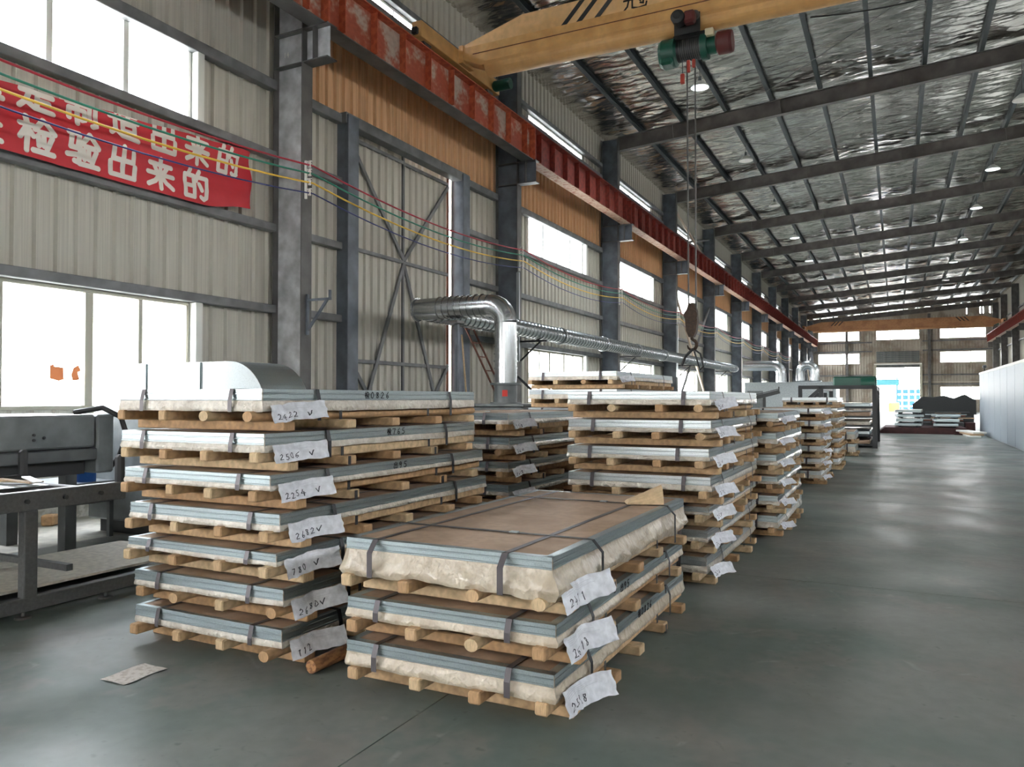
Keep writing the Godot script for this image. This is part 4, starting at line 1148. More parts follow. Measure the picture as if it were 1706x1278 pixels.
func build_ducts():
	var r := 0.215; var zc := -13.2; var xr := -6.72; var xw := -8.55; var yh := 3.42
	var t := thing("spiral_duct", "galvanized spiral exhaust duct rising from machine and running along wall", "duct", Vector3(xr, 1.5, zc))
	var o := t.position
	var b := MB.new()
	spiral(b, Vector3(xr, 1.9, zc) - o, Vector3(xr, yh - 0.36, zc) - o, r)
	add("riser", b.mesh(), M.duct_metal, t)
	b = MB.new()
	elbow(b, Vector3(xr - 0.36, yh - 0.36, zc) - o, Vector3.RIGHT, Vector3.UP, 0.36, r + 0.006)
	add("elbow", b.mesh(), M.duct_metal, t)
	b = MB.new()
	spiral(b, Vector3(xr - 0.36, yh, zc) - o, Vector3(xw + 0.1, yh, zc) - o, r)
	add("cross_run", b.mesh(), M.duct_metal, t)
	b = MB.new()
	b.lathe([Vector2(0, -0.02), Vector2(r + 0.03, -0.02), Vector2(r + 0.03, 0.02), Vector2(0, 0.02)], 24, Transform3D(Basis(Vector3.BACK, PI / 2), Vector3(xw - 0.2, yh, zc) - o))
	b.tube([Vector3(xw + 0.1, yh, zc) - o, Vector3(xw - 0.2, yh, zc) - o], r, 20)
	add("end_cap", b.mesh(), M.duct_metal, t)
	b = MB.new()
	spiral(b, Vector3(xw, yh - 0.03, zc) - o, Vector3(xw, yh - 0.05, -47.0) - o, r - 0.01, 0.22)
	add("wall_run", b.mesh(), M.duct_metal, t)
	for i in 8:
		var z := -20.2 - i * 3.6
		var f := MB.new()
		var ring := []
		for k in 25: ring.append(Vector3(xw + cos(TAU * k / 24.0) * (r + 0.015), yh - 0.04 + sin(TAU * k / 24.0) * (r + 0.015), z) - o)
		f.tube(ring, 0.022, 6, false)
		add("flange_ring", f.mesh(), M.duct_metal, t)
	b = MB.new()
	b.lathe([Vector2(0, 0), Vector2(0.3, 0), Vector2(0.3, 0.03), Vector2(0.22, 0.03), Vector2(0.22, 0.36), Vector2(0.3, 0.36), Vector2(0.3, 0.4), Vector2(0, 0.4)], 24, Transform3D(Basis.IDENTITY, Vector3(0, 0.0, 0)))
	add("base_collar", b.mesh(), M.machine_gray, t)
	pbox("label_plate", Vector3(0.09, 0.2, 0.21), Vector3(0.1, 0.12, 0.02), M.sticker_red, t, 0.0, Basis(Vector3.UP, deg_to_rad(23)))
	# the machine it stands on
	var m := thing("extractor_fan_unit", "grey extractor machine under the spiral duct riser", "machine", Vector3(xr, 0, zc))
	pbox("body", Vector3(0, 0.85, 0), Vector3(1.2, 1.2, 1.0), M.machine_gray_dark, m, 0.02)
	pbox("top_plate", Vector3(0, 1.475, 0), Vector3(1.3, 0.05, 1.1), M.machine_gray, m, 0.01)
	for s in [-1, 1]:
		for q in [-1, 1]:
			pbox("leg", Vector3(s * 0.5, 0.125, q * 0.4), Vector3(0.1, 0.25, 0.1), M.conveyor_dark, m)
	# brackets carrying the wall run
	for k in range(1, 5):
		var z := col_z(k) + 0.0
		var bk := thing("duct_bracket", "dark steel bracket holding the duct at the %s column" % ORD[k], "bracket", Vector3(-9.1, yh - 0.3, z), 0, "duct brackets")
		pbox("arm", Vector3(0.4, 0.02, 0), Vector3(0.8, 0.05, 0.05), M.conveyor_dark, bk)
		beam("stay", Vector3(0.02, -0.5, 0), Vector3(0.6, 0.0, 0), 0.04, 0.04, M.conveyor_dark, bk)
	# booth elbow ducts
	var e := thing("duct_elbow", "galvanized duct bending down into the grey booth roof", "duct", Vector3(-6.2, 2.556, -47.8))
	b = MB.new()
	spiral(b, Vector3(-2.0, 1.0, 0), Vector3(-0.3, 1.0, 0), 0.3, 0.3)
	elbow(b, Vector3(-0.3, 0.55, 0), Vector3.UP, Vector3.RIGHT, 0.45, 0.3)
	b.tube([Vector3(0.15, 0.55, 0), Vector3(0.15, 0.0, 0)], 0.3, 16)
	add("bend", b.mesh(), M.duct_metal, e)
	var e2 := thing("duct_return_bend", "round galvanized duct arch standing on the grey booth roof", "duct", Vector3(-4.6, 2.56, -48.0))
	b = MB.new()
	var arch := [Vector3(-0.4, 0.08, 0)]
	for i in 13:
		var an := PI - PI * i / 12.0
		arch.append(Vector3(cos(an) * 0.4, 0.6 + sin(an) * 0.4, 0))
	arch.append(Vector3(0.4, 0.08, 0))
	b.tube(arch, 0.26, 16)
	add("return_bend", b.mesh(), M.duct_metal, e2)
	pbox("foot", Vector3(0, 0.04, 0), Vector3(1.5, 0.08, 0.7), M.machine_gray, e2)

# ------------------------------------------------------------------ left machines
func build_left_machines():
	# roller table
	var t := thing("roller_table", "dark grey steel roller table with slats at the left edge", "table", Vector3(-6.35, 0, -2.9))
	var g: Material = M.conveyor_gray; var d: Material = M.conveyor_dark
	for s in [-1, 1]:
		var x: float = s * 0.65
		var m: Material = g if s > 0 else d
		pbox("side_rail", Vector3(x, 0.85, 0), Vector3(0.08, 0.14, 2.7), m, t, 0.006)
		pbox("base_rail", Vector3(x, 0.1, -0.5), Vector3(0.08, 0.1, 3.7), m, t, 0.006)
		for z in [-0.58, 0.9]:
			pbox("leg", Vector3(x, 0.46, z - (0.25 if s < 0 else 0.0)), Vector3(0.08, 0.64, 0.1), m, t, 0.006)
		for z in [-1.2, -0.55, 1.2]:
			var f := MB.new()
			f.lathe([Vector2(0, 0), Vector2(0.06, 0), Vector2(0.05, 0.012), Vector2(0.014, 0.016), Vector2(0.014, 0.06), Vector2(0, 0.06)], 14)
			add("levelling_foot", f.mesh(), M.steel_dark, t, Vector3(x, 0, z))
		pbox("end_post", Vector3(x, 1.02, -1.32), Vector3(0.07, 0.24, 0.07), d, t, 0.02)
	pbox("cross_tie", Vector3(0, 0.3, -0.9), Vector3(1.3, 0.05, 0.05), g, t)
	pbox("cross_tie", Vector3(0, 0.3, 0.9), Vector3(1.3, 0.05, 0.05), g, t)
	for i in 9:
		var z := 1.2 - i * 0.29
		var rl := MB.new()
		rl.tube([Vector3(-0.61, 0.86, z), Vector3(0.61, 0.86, z)], 0.035, 10)
		add("roller", rl.mesh(), M.steel_dark, t)
		var bl := MB.new()
		bl.tube([Vector3(0.69, 0.85, z), Vector3(0.71, 0.85, z)], 0.018, 8)
		add("axle_bolt", bl.mesh(), d, t)
	pbox("lower_panel", Vector3(-0.1, 0.16, -0.5), Vector3(1.1, 0.02, 3.6), M.cream_panel, t)
	# sheets and offcuts lying on it
	tag(pbox("cardboard_sheet", Vector3(-6.3, 0.91, -2.75), Vector3(0.9, 0.014, 1.1), M.cardboard, self, 0.0, Basis(Vector3.UP, 0.1)), "flat brown cardboard sheet lying on the roller table", "sheet")
	tag(pbox("metal_sheet", Vector3(-6.45, 0.907, -3.68), Vector3(0.7, 0.006, 0.5), M.galvanized_bright, self, 0.0, Basis(Vector3.UP, -0.2)), "shiny metal sheet lying on the roller table", "sheet")
	for i in 4:
		tag(pbox("offcut_strip", Vector3(-6.5 + 0.12 * i, 0.922 + 0.012 * i, -3.72 - 0.05 * (i % 2)), Vector3(0.55, 0.01, 0.06), [M.white_strip, M.wood_x2, M.cardboard, M.white_strip][i], self, 0.0, Basis(Vector3.UP, 0.5 - 0.3 * i)), "%s offcut strip on the heap at the roller table end" % ["lowest white", "pale wooden", "brown cardboard", "topmost white"][i], "offcut", "offcut strips")
	# grey folding machine behind
	var m := thing("folding_machine", "long grey sheet metal folding machine below the window", "machine", Vector3(-8.2, 0, -3.7))
	pbox("upper_beam", Vector3(0, 1.26, 0), Vector3(1.3, 0.34, 3.2), M.machine_gray, m, 0.02)
	pbox("lower_beam", Vector3(0.02, 1.02, 0), Vector3(1.34, 0.12, 3.2), M.machine_gray_dark, m, 0.01)
	pbox("bed", Vector3(-0.05, 0.88, 0), Vector3(1.2, 0.14, 3.1), M.conveyor_dark, m)
	pbox("end_housing", Vector3(0.0, 1.12, -1.72), Vector3(1.3, 0.62, 0.2), M.machine_gray, m, 0.02)
	for s in [-1, 1]:
		for q in [-1, 1]:
			pbox("leg", Vector3(s * 0.5, 0.4, q * 1.4), Vector3(0.12, 0.82, 0.12), M.machine_gray_dark, m)
	for p in [[1.24, -0.95], [1.19, -0.95], [1.21, -1.05], [1.08, -0.25]]:
		var bt := MB.new()
		bt.tube([Vector3(0.65, p[0], p[1]), Vector3(0.664, p[0], p[1])], 0.014, 8)
		add("bolt", bt.mesh(), M.conveyor_dark, m)
	var hs := MB.new()
	hs.tube([Vector3(0.3, 1.45, -1.6), Vector3(0.55, 1.5, -1.75), Vector3(0.7, 1.4, -1.86), Vector3(0.74, 1.2, -1.9), Vector3(0.66, 0.95, -1.86), Vector3(0.5, 0.82, -1.84)], 0.03, 8)
	add("hose", hs.mesh(), M.black_rubber, m)
	hs = MB.new()
	hs.tube([Vector3(0.2, 1.46, 1.0), Vector3(0.25, 1.5, 0.2), Vector3(0.3, 1.5, -0.3), Vector3(0.25, 1.45, -0.75)], 0.018, 6)
	add("cable", hs.mesh(), M.black_rubber, m)
	# workbench cabinet carrying the curved duct
	var c := thing("steel_cabinet", "grey steel machine cabinet behind the left stack", "cabinet", Vector3(-7.3, 0, -7.1))
	pbox("body", Vector3(0, 0.78, 0), Vector3(2.9, 1.24, 2.1), M.machine_gray, c, 0.02)
	pbox("plinth", Vector3(0, 0.08, 0), Vector3(2.7, 0.16, 1.9), M.conveyor_dark, c)
	pbox("top", Vector3(0, 1.41, 0), Vector3(2.96, 0.02, 2.16), M.machine_gray_dark, c)
	# curved rectangular duct on it
	var a := thing("curved_duct", "shiny galvanized rectangular duct with rounded ends lying behind the left stack", "duct", Vector3(-7.26, 1.422, -6.38))
	var R := 0.58; var hw := 1.365
	var prof := PackedVector2Array()
	prof.append(Vector2(-hw, 0))
	for i in 13:
		var an := PI - PI / 2 * i / 12.0
		prof.append(Vector2(-hw + 0.52 + cos(an) * 0.52, 0.06 + sin(an) * 0.52))
	for i in 13:
		var an := PI / 2 - PI / 2 * i / 12.0
		prof.append(Vector2(hw - 0.52 + cos(an) * 0.52, 0.06 + sin(an) * 0.52))
	prof.append(Vector2(hw, 0))
	for z in [0.34, -0.34]:
		var b := MB.new()
		b.prism(prof, 0.006, Transform3D(Basis.IDENTITY, Vector3(0, 0, z)))
		add("side_sheet", b.mesh(), M.galvanized_bright, a)
	var b2 := MB.new()
	for i in range(0, prof.size() - 1):
		var p: Vector2 = prof[i]; var q: Vector2 = prof[i + 1]
		var np := Vector3(q.y - p.y, -(q.x - p.x), 0).normalized() * -1.0
		b2.quad(Vector3(p.x, p.y, 0.34), Vector3(q.x, q.y, 0.34), Vector3(q.x, q.y, -0.34), Vector3(p.x, p.y, -0.34), np)
	add("cover_sheet", b2.mesh(), M.galvanized, a)
	for x in [-0.45, 0.42]:
		pbox("standing_seam", Vector3(x, 0.29, 0.35), Vector3(0.012, 0.57, 0.018), M.galvanized, a)
	# shelf unit behind: pipe, blue drum, drawers
	var w := thing("tool_bench", "grey steel bench under the machines near the wall", "bench", Vector3(-8.6, 0, -5.7))
	pbox("top", Vector3(0, 0.62, 0), Vector3(0.9, 0.06, 0.6), M.machine_gray, w, 0.01)
	pbox("drawer", Vector3(0.3, 0.5, 0), Vector3(0.3, 0.18, 0.5), M.machine_gray_dark, w, 0.01)
	for s in [-1, 1]:
		for q in [-1, 1]:
			pbox("leg", Vector3(s * 0.4, 0.3, q * 0.25), Vector3(0.05, 0.6, 0.05), M.machine_gray_dark, w)
	b2 = MB.new()
	b2.lathe([Vector2(0, 0), Vector2(0.1, 0), Vector2(0.1, 0.2), Vector2(0.09, 0.22), Vector2(0, 0.22)], 18)
	tag(add("blue_can", b2.mesh(), M.blue_paint, self, Vector3(-8.3, 0.652, -5.72)), "small blue paint can on the grey bench", "can")
	b2 = MB.new()
	b2.tube([Vector3(-9.6, 0, -5.2), Vector3(-9.6, 1.1, -5.2)], 0.05, 10)
	tag(add("white_pipe", b2.mesh(), M.window_frame, self), "upright white pipe at the wall under the window", "pipe")
	tag(pbox("wood_offcut", Vector3(-9.55, 0.07, -6.1), Vector3(0.16, 0.14, 0.16), M.wood_x1, self, 0.02, Basis(Vector3.UP, 0.6)), "small brown wood block on the floor by the plinth", "wood block")
	# red and orange paper remains on the window panes
	for s in [["square", Vector3(-9.84, 1.93, -6.36), Vector3(0.01, 0.16, 0.18)], ["torn", Vector3(-9.84, 1.97, -6.62), Vector3(0.01, 0.16, 0.14)]]:
		var sh := MB.new()
		if s[0] == "square": sh.prism(PackedVector2Array([Vector2(-0.1, -0.07), Vector2(0.02, -0.1), Vector2(0.09, -0.08), Vector2(0.08, 0.08), Vector2(-0.04, 0.09), Vector2(-0.05, 0.12), Vector2(-0.1, 0.1)]), 0.003)
		else: sh.prism(PackedVector2Array([Vector2(-0.07, -0.05), Vector2(-0.04, 0.04), Vector2(0.03, 0.08), Vector2(0.07, 0.0), Vector2(0.02, -0.02), Vector2(0.05, -0.12), Vector2(-0.05, -0.13)]), 0.003)
		tag(add("window_sticker", sh.mesh(), M.sticker_orange, self, s[1], Basis(Vector3.UP, PI / 2)), "%s orange paper remnant stuck on the lower window pane" % s[0], "sticker")

# ------------------------------------------------------------------ wall fittings
func build_wall_fittings():
	# banner
	var cols := 60; var rows := 14
	var P := []
	var n := FastNoiseLite.new(); n.seed = 4; n.frequency = 1.0
	for i in cols + 1:
		var u := float(i) / cols
		var z := -3.5 - 6.0 * u
		var row := []
		for j in rows + 1:
			var v := float(j) / rows
			var top := 5.73 - 0.075 * (z + 9.5) - 0.02 * sin(u * 30.0) * (1 - u)
			var low := 4.60 + 0.02 * u + 0.15 * smoothstep(-8.5, -9.5, z)
			var y := lerpf(top, low, v)
			var x := -9.62 + 0.03 * sin(v * 6.0 + u * 9.0) * (0.4 + 0.6 * sin(PI * v)) + 0.03 * n.get_noise_2d(u * 9.0, v * 2.0)
			if u > 0.9: x += 0.04 * sin((v * 1.4 + u * 9.0) * 6.0) * (u - 0.9) * 10.0
			row.append(Vector3(x, y, z))
		P.append(row)
	var b := MB.new()
	b.grid(P)
	for i in b.v.size():                    # print laid out in metres on the cloth
		b.uv[i] = Vector2((-3.5 - b.v[i].z) / 6.0, (5.73 - b.v[i].y) / 1.15)
	var bm := StandardMaterial3D.new()
	bm.resource_name = "banner_print"; bm.albedo_texture = T.banner; bm.roughness = 0.6; bm.cull_mode = BaseMaterial3D.CULL_DISABLED
	tag(add("banner", b.mesh(), bm, self), "red cloth banner with white Chinese lettering on the left wall", "banner")
	# conductor wires and their insulators
	var ys := [5.62, 5.48, 5.32, 5.14]
	var cn := ["red", "green", "yellow", "blue"]
	for w in 4:
		var pts := []
		for k in range(-2, 8):
			var za := col_z(k); var nseg := 10
			for i in nseg:
				var u := float(i) / nseg
				pts.append(Vector3(-8.98, ys[w] - 0.88 * u * (1 - u) * (1.0 + 0.08 * w), za - BAY * u))
		pts.append(Vector3(-8.98, ys[w], col_z(8)))
		var wb := MB.new()
		wb.tube(pts, 0.016 if w < 3 else 0.012, 6)
		tag(add("conductor_wire", wb.mesh(), M["wire_" + cn[w]], self), "%s crane conductor wire sagging along the left wall" % cn[w], "wire", "crane conductor wires")
	for k in range(0, 9):
		var t := thing("insulator_rack", "white porcelain insulator rack on the %s left column" % ORD[k], "insulator", Vector3(-9.11, 5.38, col_z(k) + 0.06), 0, "insulator racks")
		pbox("bracket", Vector3(0.02, 0, 0), Vector3(0.04, 0.66, 0.03), M.window_frame, t)
		for w in 4:
			var y: float = ys[w] - 5.38
			pbox("arm", Vector3(0.08, y + 0.07, 0), Vector3(0.13, 0.015, 0.03), M.window_frame, t)
			var ib := MB.new()
			ib.lathe([Vector2(0, -0.055), Vector2(0.026, -0.055), Vector2(0.03, -0.035), Vector2(0.02, -0.022), Vector2(0.02, 0.0), Vector2(0.034, 0.015), Vector2(0.03, 0.035), Vector2(0.016, 0.045), Vector2(0.016, 0.065), Vector2(0, 0.065)], 12, Transform3D(Basis.IDENTITY, Vector3(0.13, y, 0.03)))
			add("insulator", ib.mesh(), M.porcelain, t)
	# triangular bracket on the first column
	var tb := thing("wall_bracket", "small triangular steel bracket on the banner column", "bracket", Vector3(-9.11, 3.0, -10.3))
	pbox("upright", Vector3(0.02, 0.05, 0), Vector3(0.04, 0.7, 0.05), M.steel_blue, tb)
	pbox("arm", Vector3(0.28, 0.3, 0), Vector3(0.5, 0.04, 0.04), M.steel_blue, tb)
	beam("stay", Vector3(0.03, -0.22, 0), Vector3(0.46, 0.3, 0), 0.04, 0.04, M.steel_blue, tb)
	pbox("tip", Vector3(0.51, 0.37, 0), Vector3(0.03, 0.16, 0.04), M.steel_blue, tb)
	# rusty ladder leaning beyond the duct
	var l := thing("ladder", "rusty steel ladder leaning against the wall beyond the duct", "ladder", Vector3(-9.0, 0, -17.2))
	for s in [-1, 1]:
		beam("stile", Vector3(0.5, 0.0, -0.9 + s * 0.2), Vector3(-0.52, 3.6, 0.75 + s * 0.2), 0.05, 0.03, M.rust, l)
	for i in 10:
		var u := (i + 0.7) / 10.5
		var c := Vector3(0.5, 0.0, -0.9).lerp(Vector3(-0.52, 3.6, 0.75), u)
		pbox("rung", c, Vector3(0.025, 0.025, 0.4), M.rust, l)
	var st := MB.new()
	st.tube([Vector3(-9.0, 0, -15.9), Vector3(-9.1, 3.1, -15.6)], 0.022, 7)
	tag(add("wooden_stick", st.mesh(), M.wood_z2, self), "thin pale stick leaning beside the rusty ladder", "stick")
	var dp := thing("duct_post", "grey steel post propping the cross duct", "post", Vector3(-7.9, 0, -13.35))
	pbox("post", Vector3(0, 1.55, 0), Vector3(0.07, 3.1, 0.07), M.steel_blue, dp)
	pbox("saddle", Vector3(0, 3.13, 0.1), Vector3(0.3, 0.05, 0.3), M.steel_dark, dp)
	var hz := MB.new()
	hz.tube([Vector3(-7.3, 1.0, -14.3), Vector3(-7.4, 2.0, -14.4), Vector3(-7.2, 2.15, -14.5), Vector3(-6.8, 1.8, -14.5), Vector3(-6.6, 1.2, -14.5), Vector3(-6.6, 0.0, -14.5)], 0.03, 8)
	tag(add("black_hose", hz.mesh(), M.black_rubber, self), "black hose loop arching beside the duct riser", "hose")
	for k in [1, 3]:
		var cd := MB.new()
		cd.box(Vector3(-9.08, 3.8, col_z(k) + 0.16), Vector3(0.08, 2.4, 0.05))
		tag(add("cable_conduit", cd.mesh(), M.galvanized_bright, self), "pale vertical cable conduit on the %s left column" % ORD[k], "conduit", "cable conduits")
	# cross bracing
	var bi := 0
	for q in [[3, 6.7, 0.6], [3, 10.6, 8.9], [10, 6.7, 2.0]]:
		var za := col_z(q[0]) - 0.2; var zb: float = za - (BAY - 0.4 if q[0] < 10 else 6.9)
		var xb := thing("cross_brace", "pale steel X brace between left wall columns, %s" % ["below the runway at the hook", "above the runway at the hook", "at the far end"][bi], "brace", Vector3(-9.35, 0, (za + zb) / 2), 0, "cross braces")
		bi += 1
		for s in [-1, 1]:
			var pb := MB.new()
			pb.tube([Vector3(0.05 * s, q[1], s * (za - zb) / 2), Vector3(0.05 * s, q[2], -s * (za - zb) / 2)], 0.06, 10)
			add("brace_pipe", pb.mesh(), M.brace_tan if s > 0 else M.steel_dark, xb)

# ------------------------------------------------------------------ lamps
func build_lamps():
	var spots := [[-5.22, -23.2, 1], [-5.22, -31.2, 0], [-5.22, -39.2, 0], [-5.22, -47.6, 1], [-5.22, -56, 1], [-5.22, -65, 0], [3.65, -28.7, 0], [3.65, -36.9, 1], [3.65, -44.1, 1], [3.65, -52.5, 1], [3.65, -61, 1], [3.65, -70, 0]]
	var i := 0
	for s in spots:
		var row: String = "left" if s[0] < 0 else "right"
		var t := thing("high_bay_lamp", "%s round high bay lamp, %s in the %s row under the roof" % ["glowing white" if s[2] else "unlit", ORD[i % 6], row], "lamp", Vector3(s[0], 11.0, s[1]), 0, "high bay lamps")
		i += 1
		var b := MB.new()
		b.lathe([Vector2(0.27, 0), Vector2(0.25, 0.05), Vector2(0.12, 0.16), Vector2(0.07, 0.2), Vector2(0, 0.2)], 24)
		add("shade", b.mesh(), M.lamp_shade, t)
		b = MB.new()
		b.lathe([Vector2(0.055, 0.18), Vector2(0.055, 0.34), Vector2(0, 0.34)], 14)
		add("ballast", b.mesh(), M.machine_gray, t)
		b = MB.new()
		var up := foil_y(s[0]) - 0.02 - 11.0
		b.tube([Vector3(0, 0.3, 0), Vector3(0, up, 0)], 0.012, 6)
		add("hanger_rod", b.mesh(), M.steel_dark, t)
		b = MB.new()
		b.lathe([Vector2(0, 0.005), Vector2(0.26, 0.01)], 24)
		add("lamp_lens", b.mesh(), M.lamp_glow if s[2] else M.porcelain, t)
		if s[2]:
			var l := SpotLight3D.new()
			l.name = "lamp_light"
			l.position = Vector3(0, -0.03, 0); l.rotation.x = -PI / 2
			l.spot_angle = 70; l.spot_range = 40; l.spot_attenuation = 2; l.light_energy = 36.0; l.light_size = 0.25; l.light_color = Color(0.92, 0.97, 1.0); l.shadow_enabled = true
			t.add_child(l)

# ------------------------------------------------------------------ far part of the hall
func build_far():
	# white sandwich panel room on the right
	var p := thing("panel_room", "glossy white sandwich panel room on the right", "panel room", Vector3(6.55, 0, -33.5))
	var L := 15.6
	var n := 8
	for i in n:
		var w := L / n
		pbox("wall_panel", Vector3(-3.05, 1.36, L / 2 - w * (i + 0.5)), Vector3(0.08, 2.7, w - 0.035), M.panel_white, p, 0.012)
		pbox("joint_strip", Vector3(-3.03, 1.36, L / 2 - w * (i + 1)), Vector3(0.05, 2.7, 0.06), M.panel_joint, p)
	for i in 4:
		pbox("wall_panel", Vector3(-2.24 + 1.49 * i, 1.36, L / 2), Vector3(1.48, 2.7, 0.08), M.panel_white, p, 0.006)
		pbox("wall_panel", Vector3(-2.24 + 1.49 * i, 1.36, -L / 2), Vector3(1.48, 2.7, 0.08), M.panel_white, p, 0.006)
	pbox("roof_panel", Vector3(0, 2.74, 0), Vector3(6.2, 0.1, L + 0.3), M.window_frame, p, 0.01)
	pbox("base_channel", Vector3(-3.05, 0.015, 0), Vector3(0.1, 0.03, L), M.panel_joint, p)
	# grey booth with a window
	var b := thing("control_booth", "low grey booth with a small dark window beyond the stacks", "booth", Vector3(-5.5, 0, -48.5))
	pbox("front_panel", Vector3(0, 1.25, 1.5), Vector3(5.0, 2.5, 0.1), M.booth_gray, b, 0.01)
	pbox("side_panel", Vector3(2.45, 1.25, 0), Vector3(0.1, 2.5, 2.9), M.booth_gray, b, 0.01)
	pbox("side_panel", Vector3(-2.45, 1.25, 0), Vector3(0.1, 2.5, 2.9), M.booth_gray, b, 0.01)
	pbox("roof_panel", Vector3(0, 2.52, 0), Vector3(5.1, 0.06, 3.2), M.booth_gray, b, 0.01)
	pbox("window_pane", Vector3(1.65, 1.55, 1.56), Vector3(0.75, 0.75, 0.02), M.dark_mesh, b)
	pbox("door_leaf", Vector3(-1.9, 1.05, 1.56), Vector3(0.9, 2.0, 0.03), M.machine_gray, b, 0.01)
	# tilted boom conveyor
	var c := thing("boom_conveyor", "dark tilted steel boom standing before the grey booth", "conveyor", Vector3(-4.6, 0, -30.0))
	beam("boom", Vector3(-1.15, 1.35, 0), Vector3(0.75, 1.86, 0), 0.16, 0.14, M.conveyor_dark, c)
	beam("rail", Vector3(-1.15, 1.45, 0.1), Vector3(0.75, 1.96, 0.1), 0.03, 0.03, M.conveyor_dark, c)
	pbox("support", Vector3(-0.9, 0.7, 0), Vector3(0.12, 1.42, 0.12), M.conveyor_dark, c)
	pbox("support", Vector3(0.2, 0.84, 0), Vector3(0.1, 1.66, 0.1), M.conveyor_dark, c)
	pbox("stop", Vector3(0.72, 1.98, 0), Vector3(0.04, 0.12, 0.04), M.conveyor_dark, c)
	# dark rack with a green drive unit
	var r := thing("coil_rack", "dark steel rack frame with a green drive unit on top", "rack", Vector3(-1.4, 0, -29.5))
	for s in [-1, 1]:
		for q in [-1, 1]:
			pbox("post", Vector3(s * 0.8, 1.0, q * 2.2), Vector3(0.14, 2.0, 0.14), M.conveyor_dark, r)
		pbox("side_beam", Vector3(s * 0.8, 1.95, 0), Vector3(0.12, 0.14, 4.4), M.conveyor_dark, r)
	for y in [0.1, 0.4, 0.7, 1.0, 1.3]:
		pbox("shelf", Vector3(0, y, 0), Vector3(1.5, 0.05, 4.2), M.conveyor_dark, r)
	pbox("head_beam", Vector3(-0.35, 1.97, 2.2), Vector3(2.3, 0.12, 0.14), M.conveyor_dark, r)
	pbox("drive_unit", Vector3(0.2, 2.15, 1.6), Vector3(1.3, 0.34, 0.8), M.hoist_green, r, 0.04)
	var dm := MB.new()
	dm.lathe([Vector2(0, -0.2), Vector2(0.18, -0.2), Vector2(0.18, 0.2), Vector2(0, 0.2)], 16, Transform3D(Basis(Vector3.BACK, PI / 2), Vector3(0.6, 2.1, 2.1)))
	add("drive_motor", dm.mesh(), M.hoist_green, r)
	beam("knee_brace", Vector3(-1.4, 1.4, 2.2), Vector3(-0.8, 1.95, 2.2), 0.1, 0.1, M.conveyor_dark, r)
	pbox("outer_post", Vector3(-1.45, 1.0, 2.2), Vector3(0.12, 2.0, 0.12), M.conveyor_dark, r)
	rng.seed = 77
	for i in 5:
		for k in 2:
			tag(pbox("stacked_sheet_pack", Vector3(-1.4, 0.188 + i * 0.3, -28.45 - k * 2.1), Vector3(1.3, 0.12, 1.9), [M.kraft_top, M.galvanized, M.wrap_film][(i + k) % 3], self, 0.02), "sheet pack on level %s of the dark rack, %s half" % [["one", "two", "three", "four", "five"][i], ["near", "far"][k]], "sheet pack", "sheet packs in the dark rack")
	# maroon platform with machine parts
	var m := thing("loading_platform", "low maroon steel platform with sloping ends across the far aisle", "platform", Vector3(1.3, 0, -41.0))
	var pm := MB.new()
	pm.prism(PackedVector2Array([Vector2(-2.1, 0), Vector2(1.95, 0), Vector2(1.5, 0.28), Vector2(-1.75, 0.28)]), 3.2)
	add("deck", pm.mesh(), M.maroon_paint, m)
	pbox("toe_plate", Vector3(1.5, 0.02, 1.75), Vector3(1.0, 0.04, 0.4), M.maroon_paint, m)
	for s in [[-0.75, 4, 1.1], [0.75, 3, 1.0]]:
		for i in s[1]:
			var y: float = 0.284 + 0.204 * i
			var q := thing("metal_pack", "grey metal sheet pack, %s from below in the %s pile on the platform" % [ORD[i], "left" if s[0] < 0 else "right"], "sheet pack", Vector3(1.3 + s[0], y, -40.6), 0.05 * (i % 3 - 1), "metal packs on the platform")
			pbox("skid", Vector3(-0.35, 0.03, 0), Vector3(0.1, 0.06, 1.8), M.conveyor_dark, q)
			pbox("skid", Vector3(0.35, 0.03, 0), Vector3(0.1, 0.06, 1.8), M.conveyor_dark, q)
			pbox("sheets", Vector3(0, 0.12, 0), Vector3(s[2], 0.12, 2.0), M.galvanized, q, 0.02)
			pbox("cover", Vector3(0.05, 0.188, 0.02), Vector3(s[2] * 0.9, 0.016, 1.9), M.white_strip if i % 2 else M.dark_mesh, q, 0.004)
	var tp := MB.new()
	var hts := [0.5, 0.9, 0.86, 0.95, 0.8, 1.0, 0.7]
	var poly := PackedVector2Array([Vector2(-1.4, 0)])
	for i in hts.size(): poly.append(Vector2(-1.4 + 2.8 * i / 6.0, hts[i]))
	poly.append(Vector2(1.4, 0))
	tp.prism(poly, 1.6)
	var tw := thing("tarped_machine", "dark tarpaulin covered machinery at the far right", "machine", Vector3(2.2, 0, -45.5))
	pbox("frame", Vector3(0, 0.4, 0), Vector3(2.6, 0.8, 1.5), M.conveyor_dark, tw)
	add("tarpaulin", tp.mesh(), M.dark_mesh, tw, Vector3(0, 0.8, 0))
	for i in 3:
		tag(pbox("flat_bar_bundle", Vector3(2.85, 0.036 + 0.075 * i, -37.6 - 0.2 * i), Vector3(0.5, 0.07, 2.4), M.cardboard if i == 1 else M.white_strip, self, 0.01, Basis(Vector3.UP, 0.1 * i)), "%s flat bundle on the floor at the foot of the white panel room" % ["lowest", "middle brown", "topmost"][i], "bundle", "flat bundles")
	var pile := thing("machine_parts_pile", "jumbled dark machine parts and bars piled before the tarpaulin", "parts pile", Vector3(2.3, 0, -43.6))
	rng.seed = 314
	for i in 5:
		pbox("crate", Vector3(-0.95 + 0.47 * i, 0.22, 0), Vector3(0.42, 0.44, 0.7), [M.conveyor_dark, M.maroon_paint, M.conveyor_gray][i % 3], pile, 0.02)
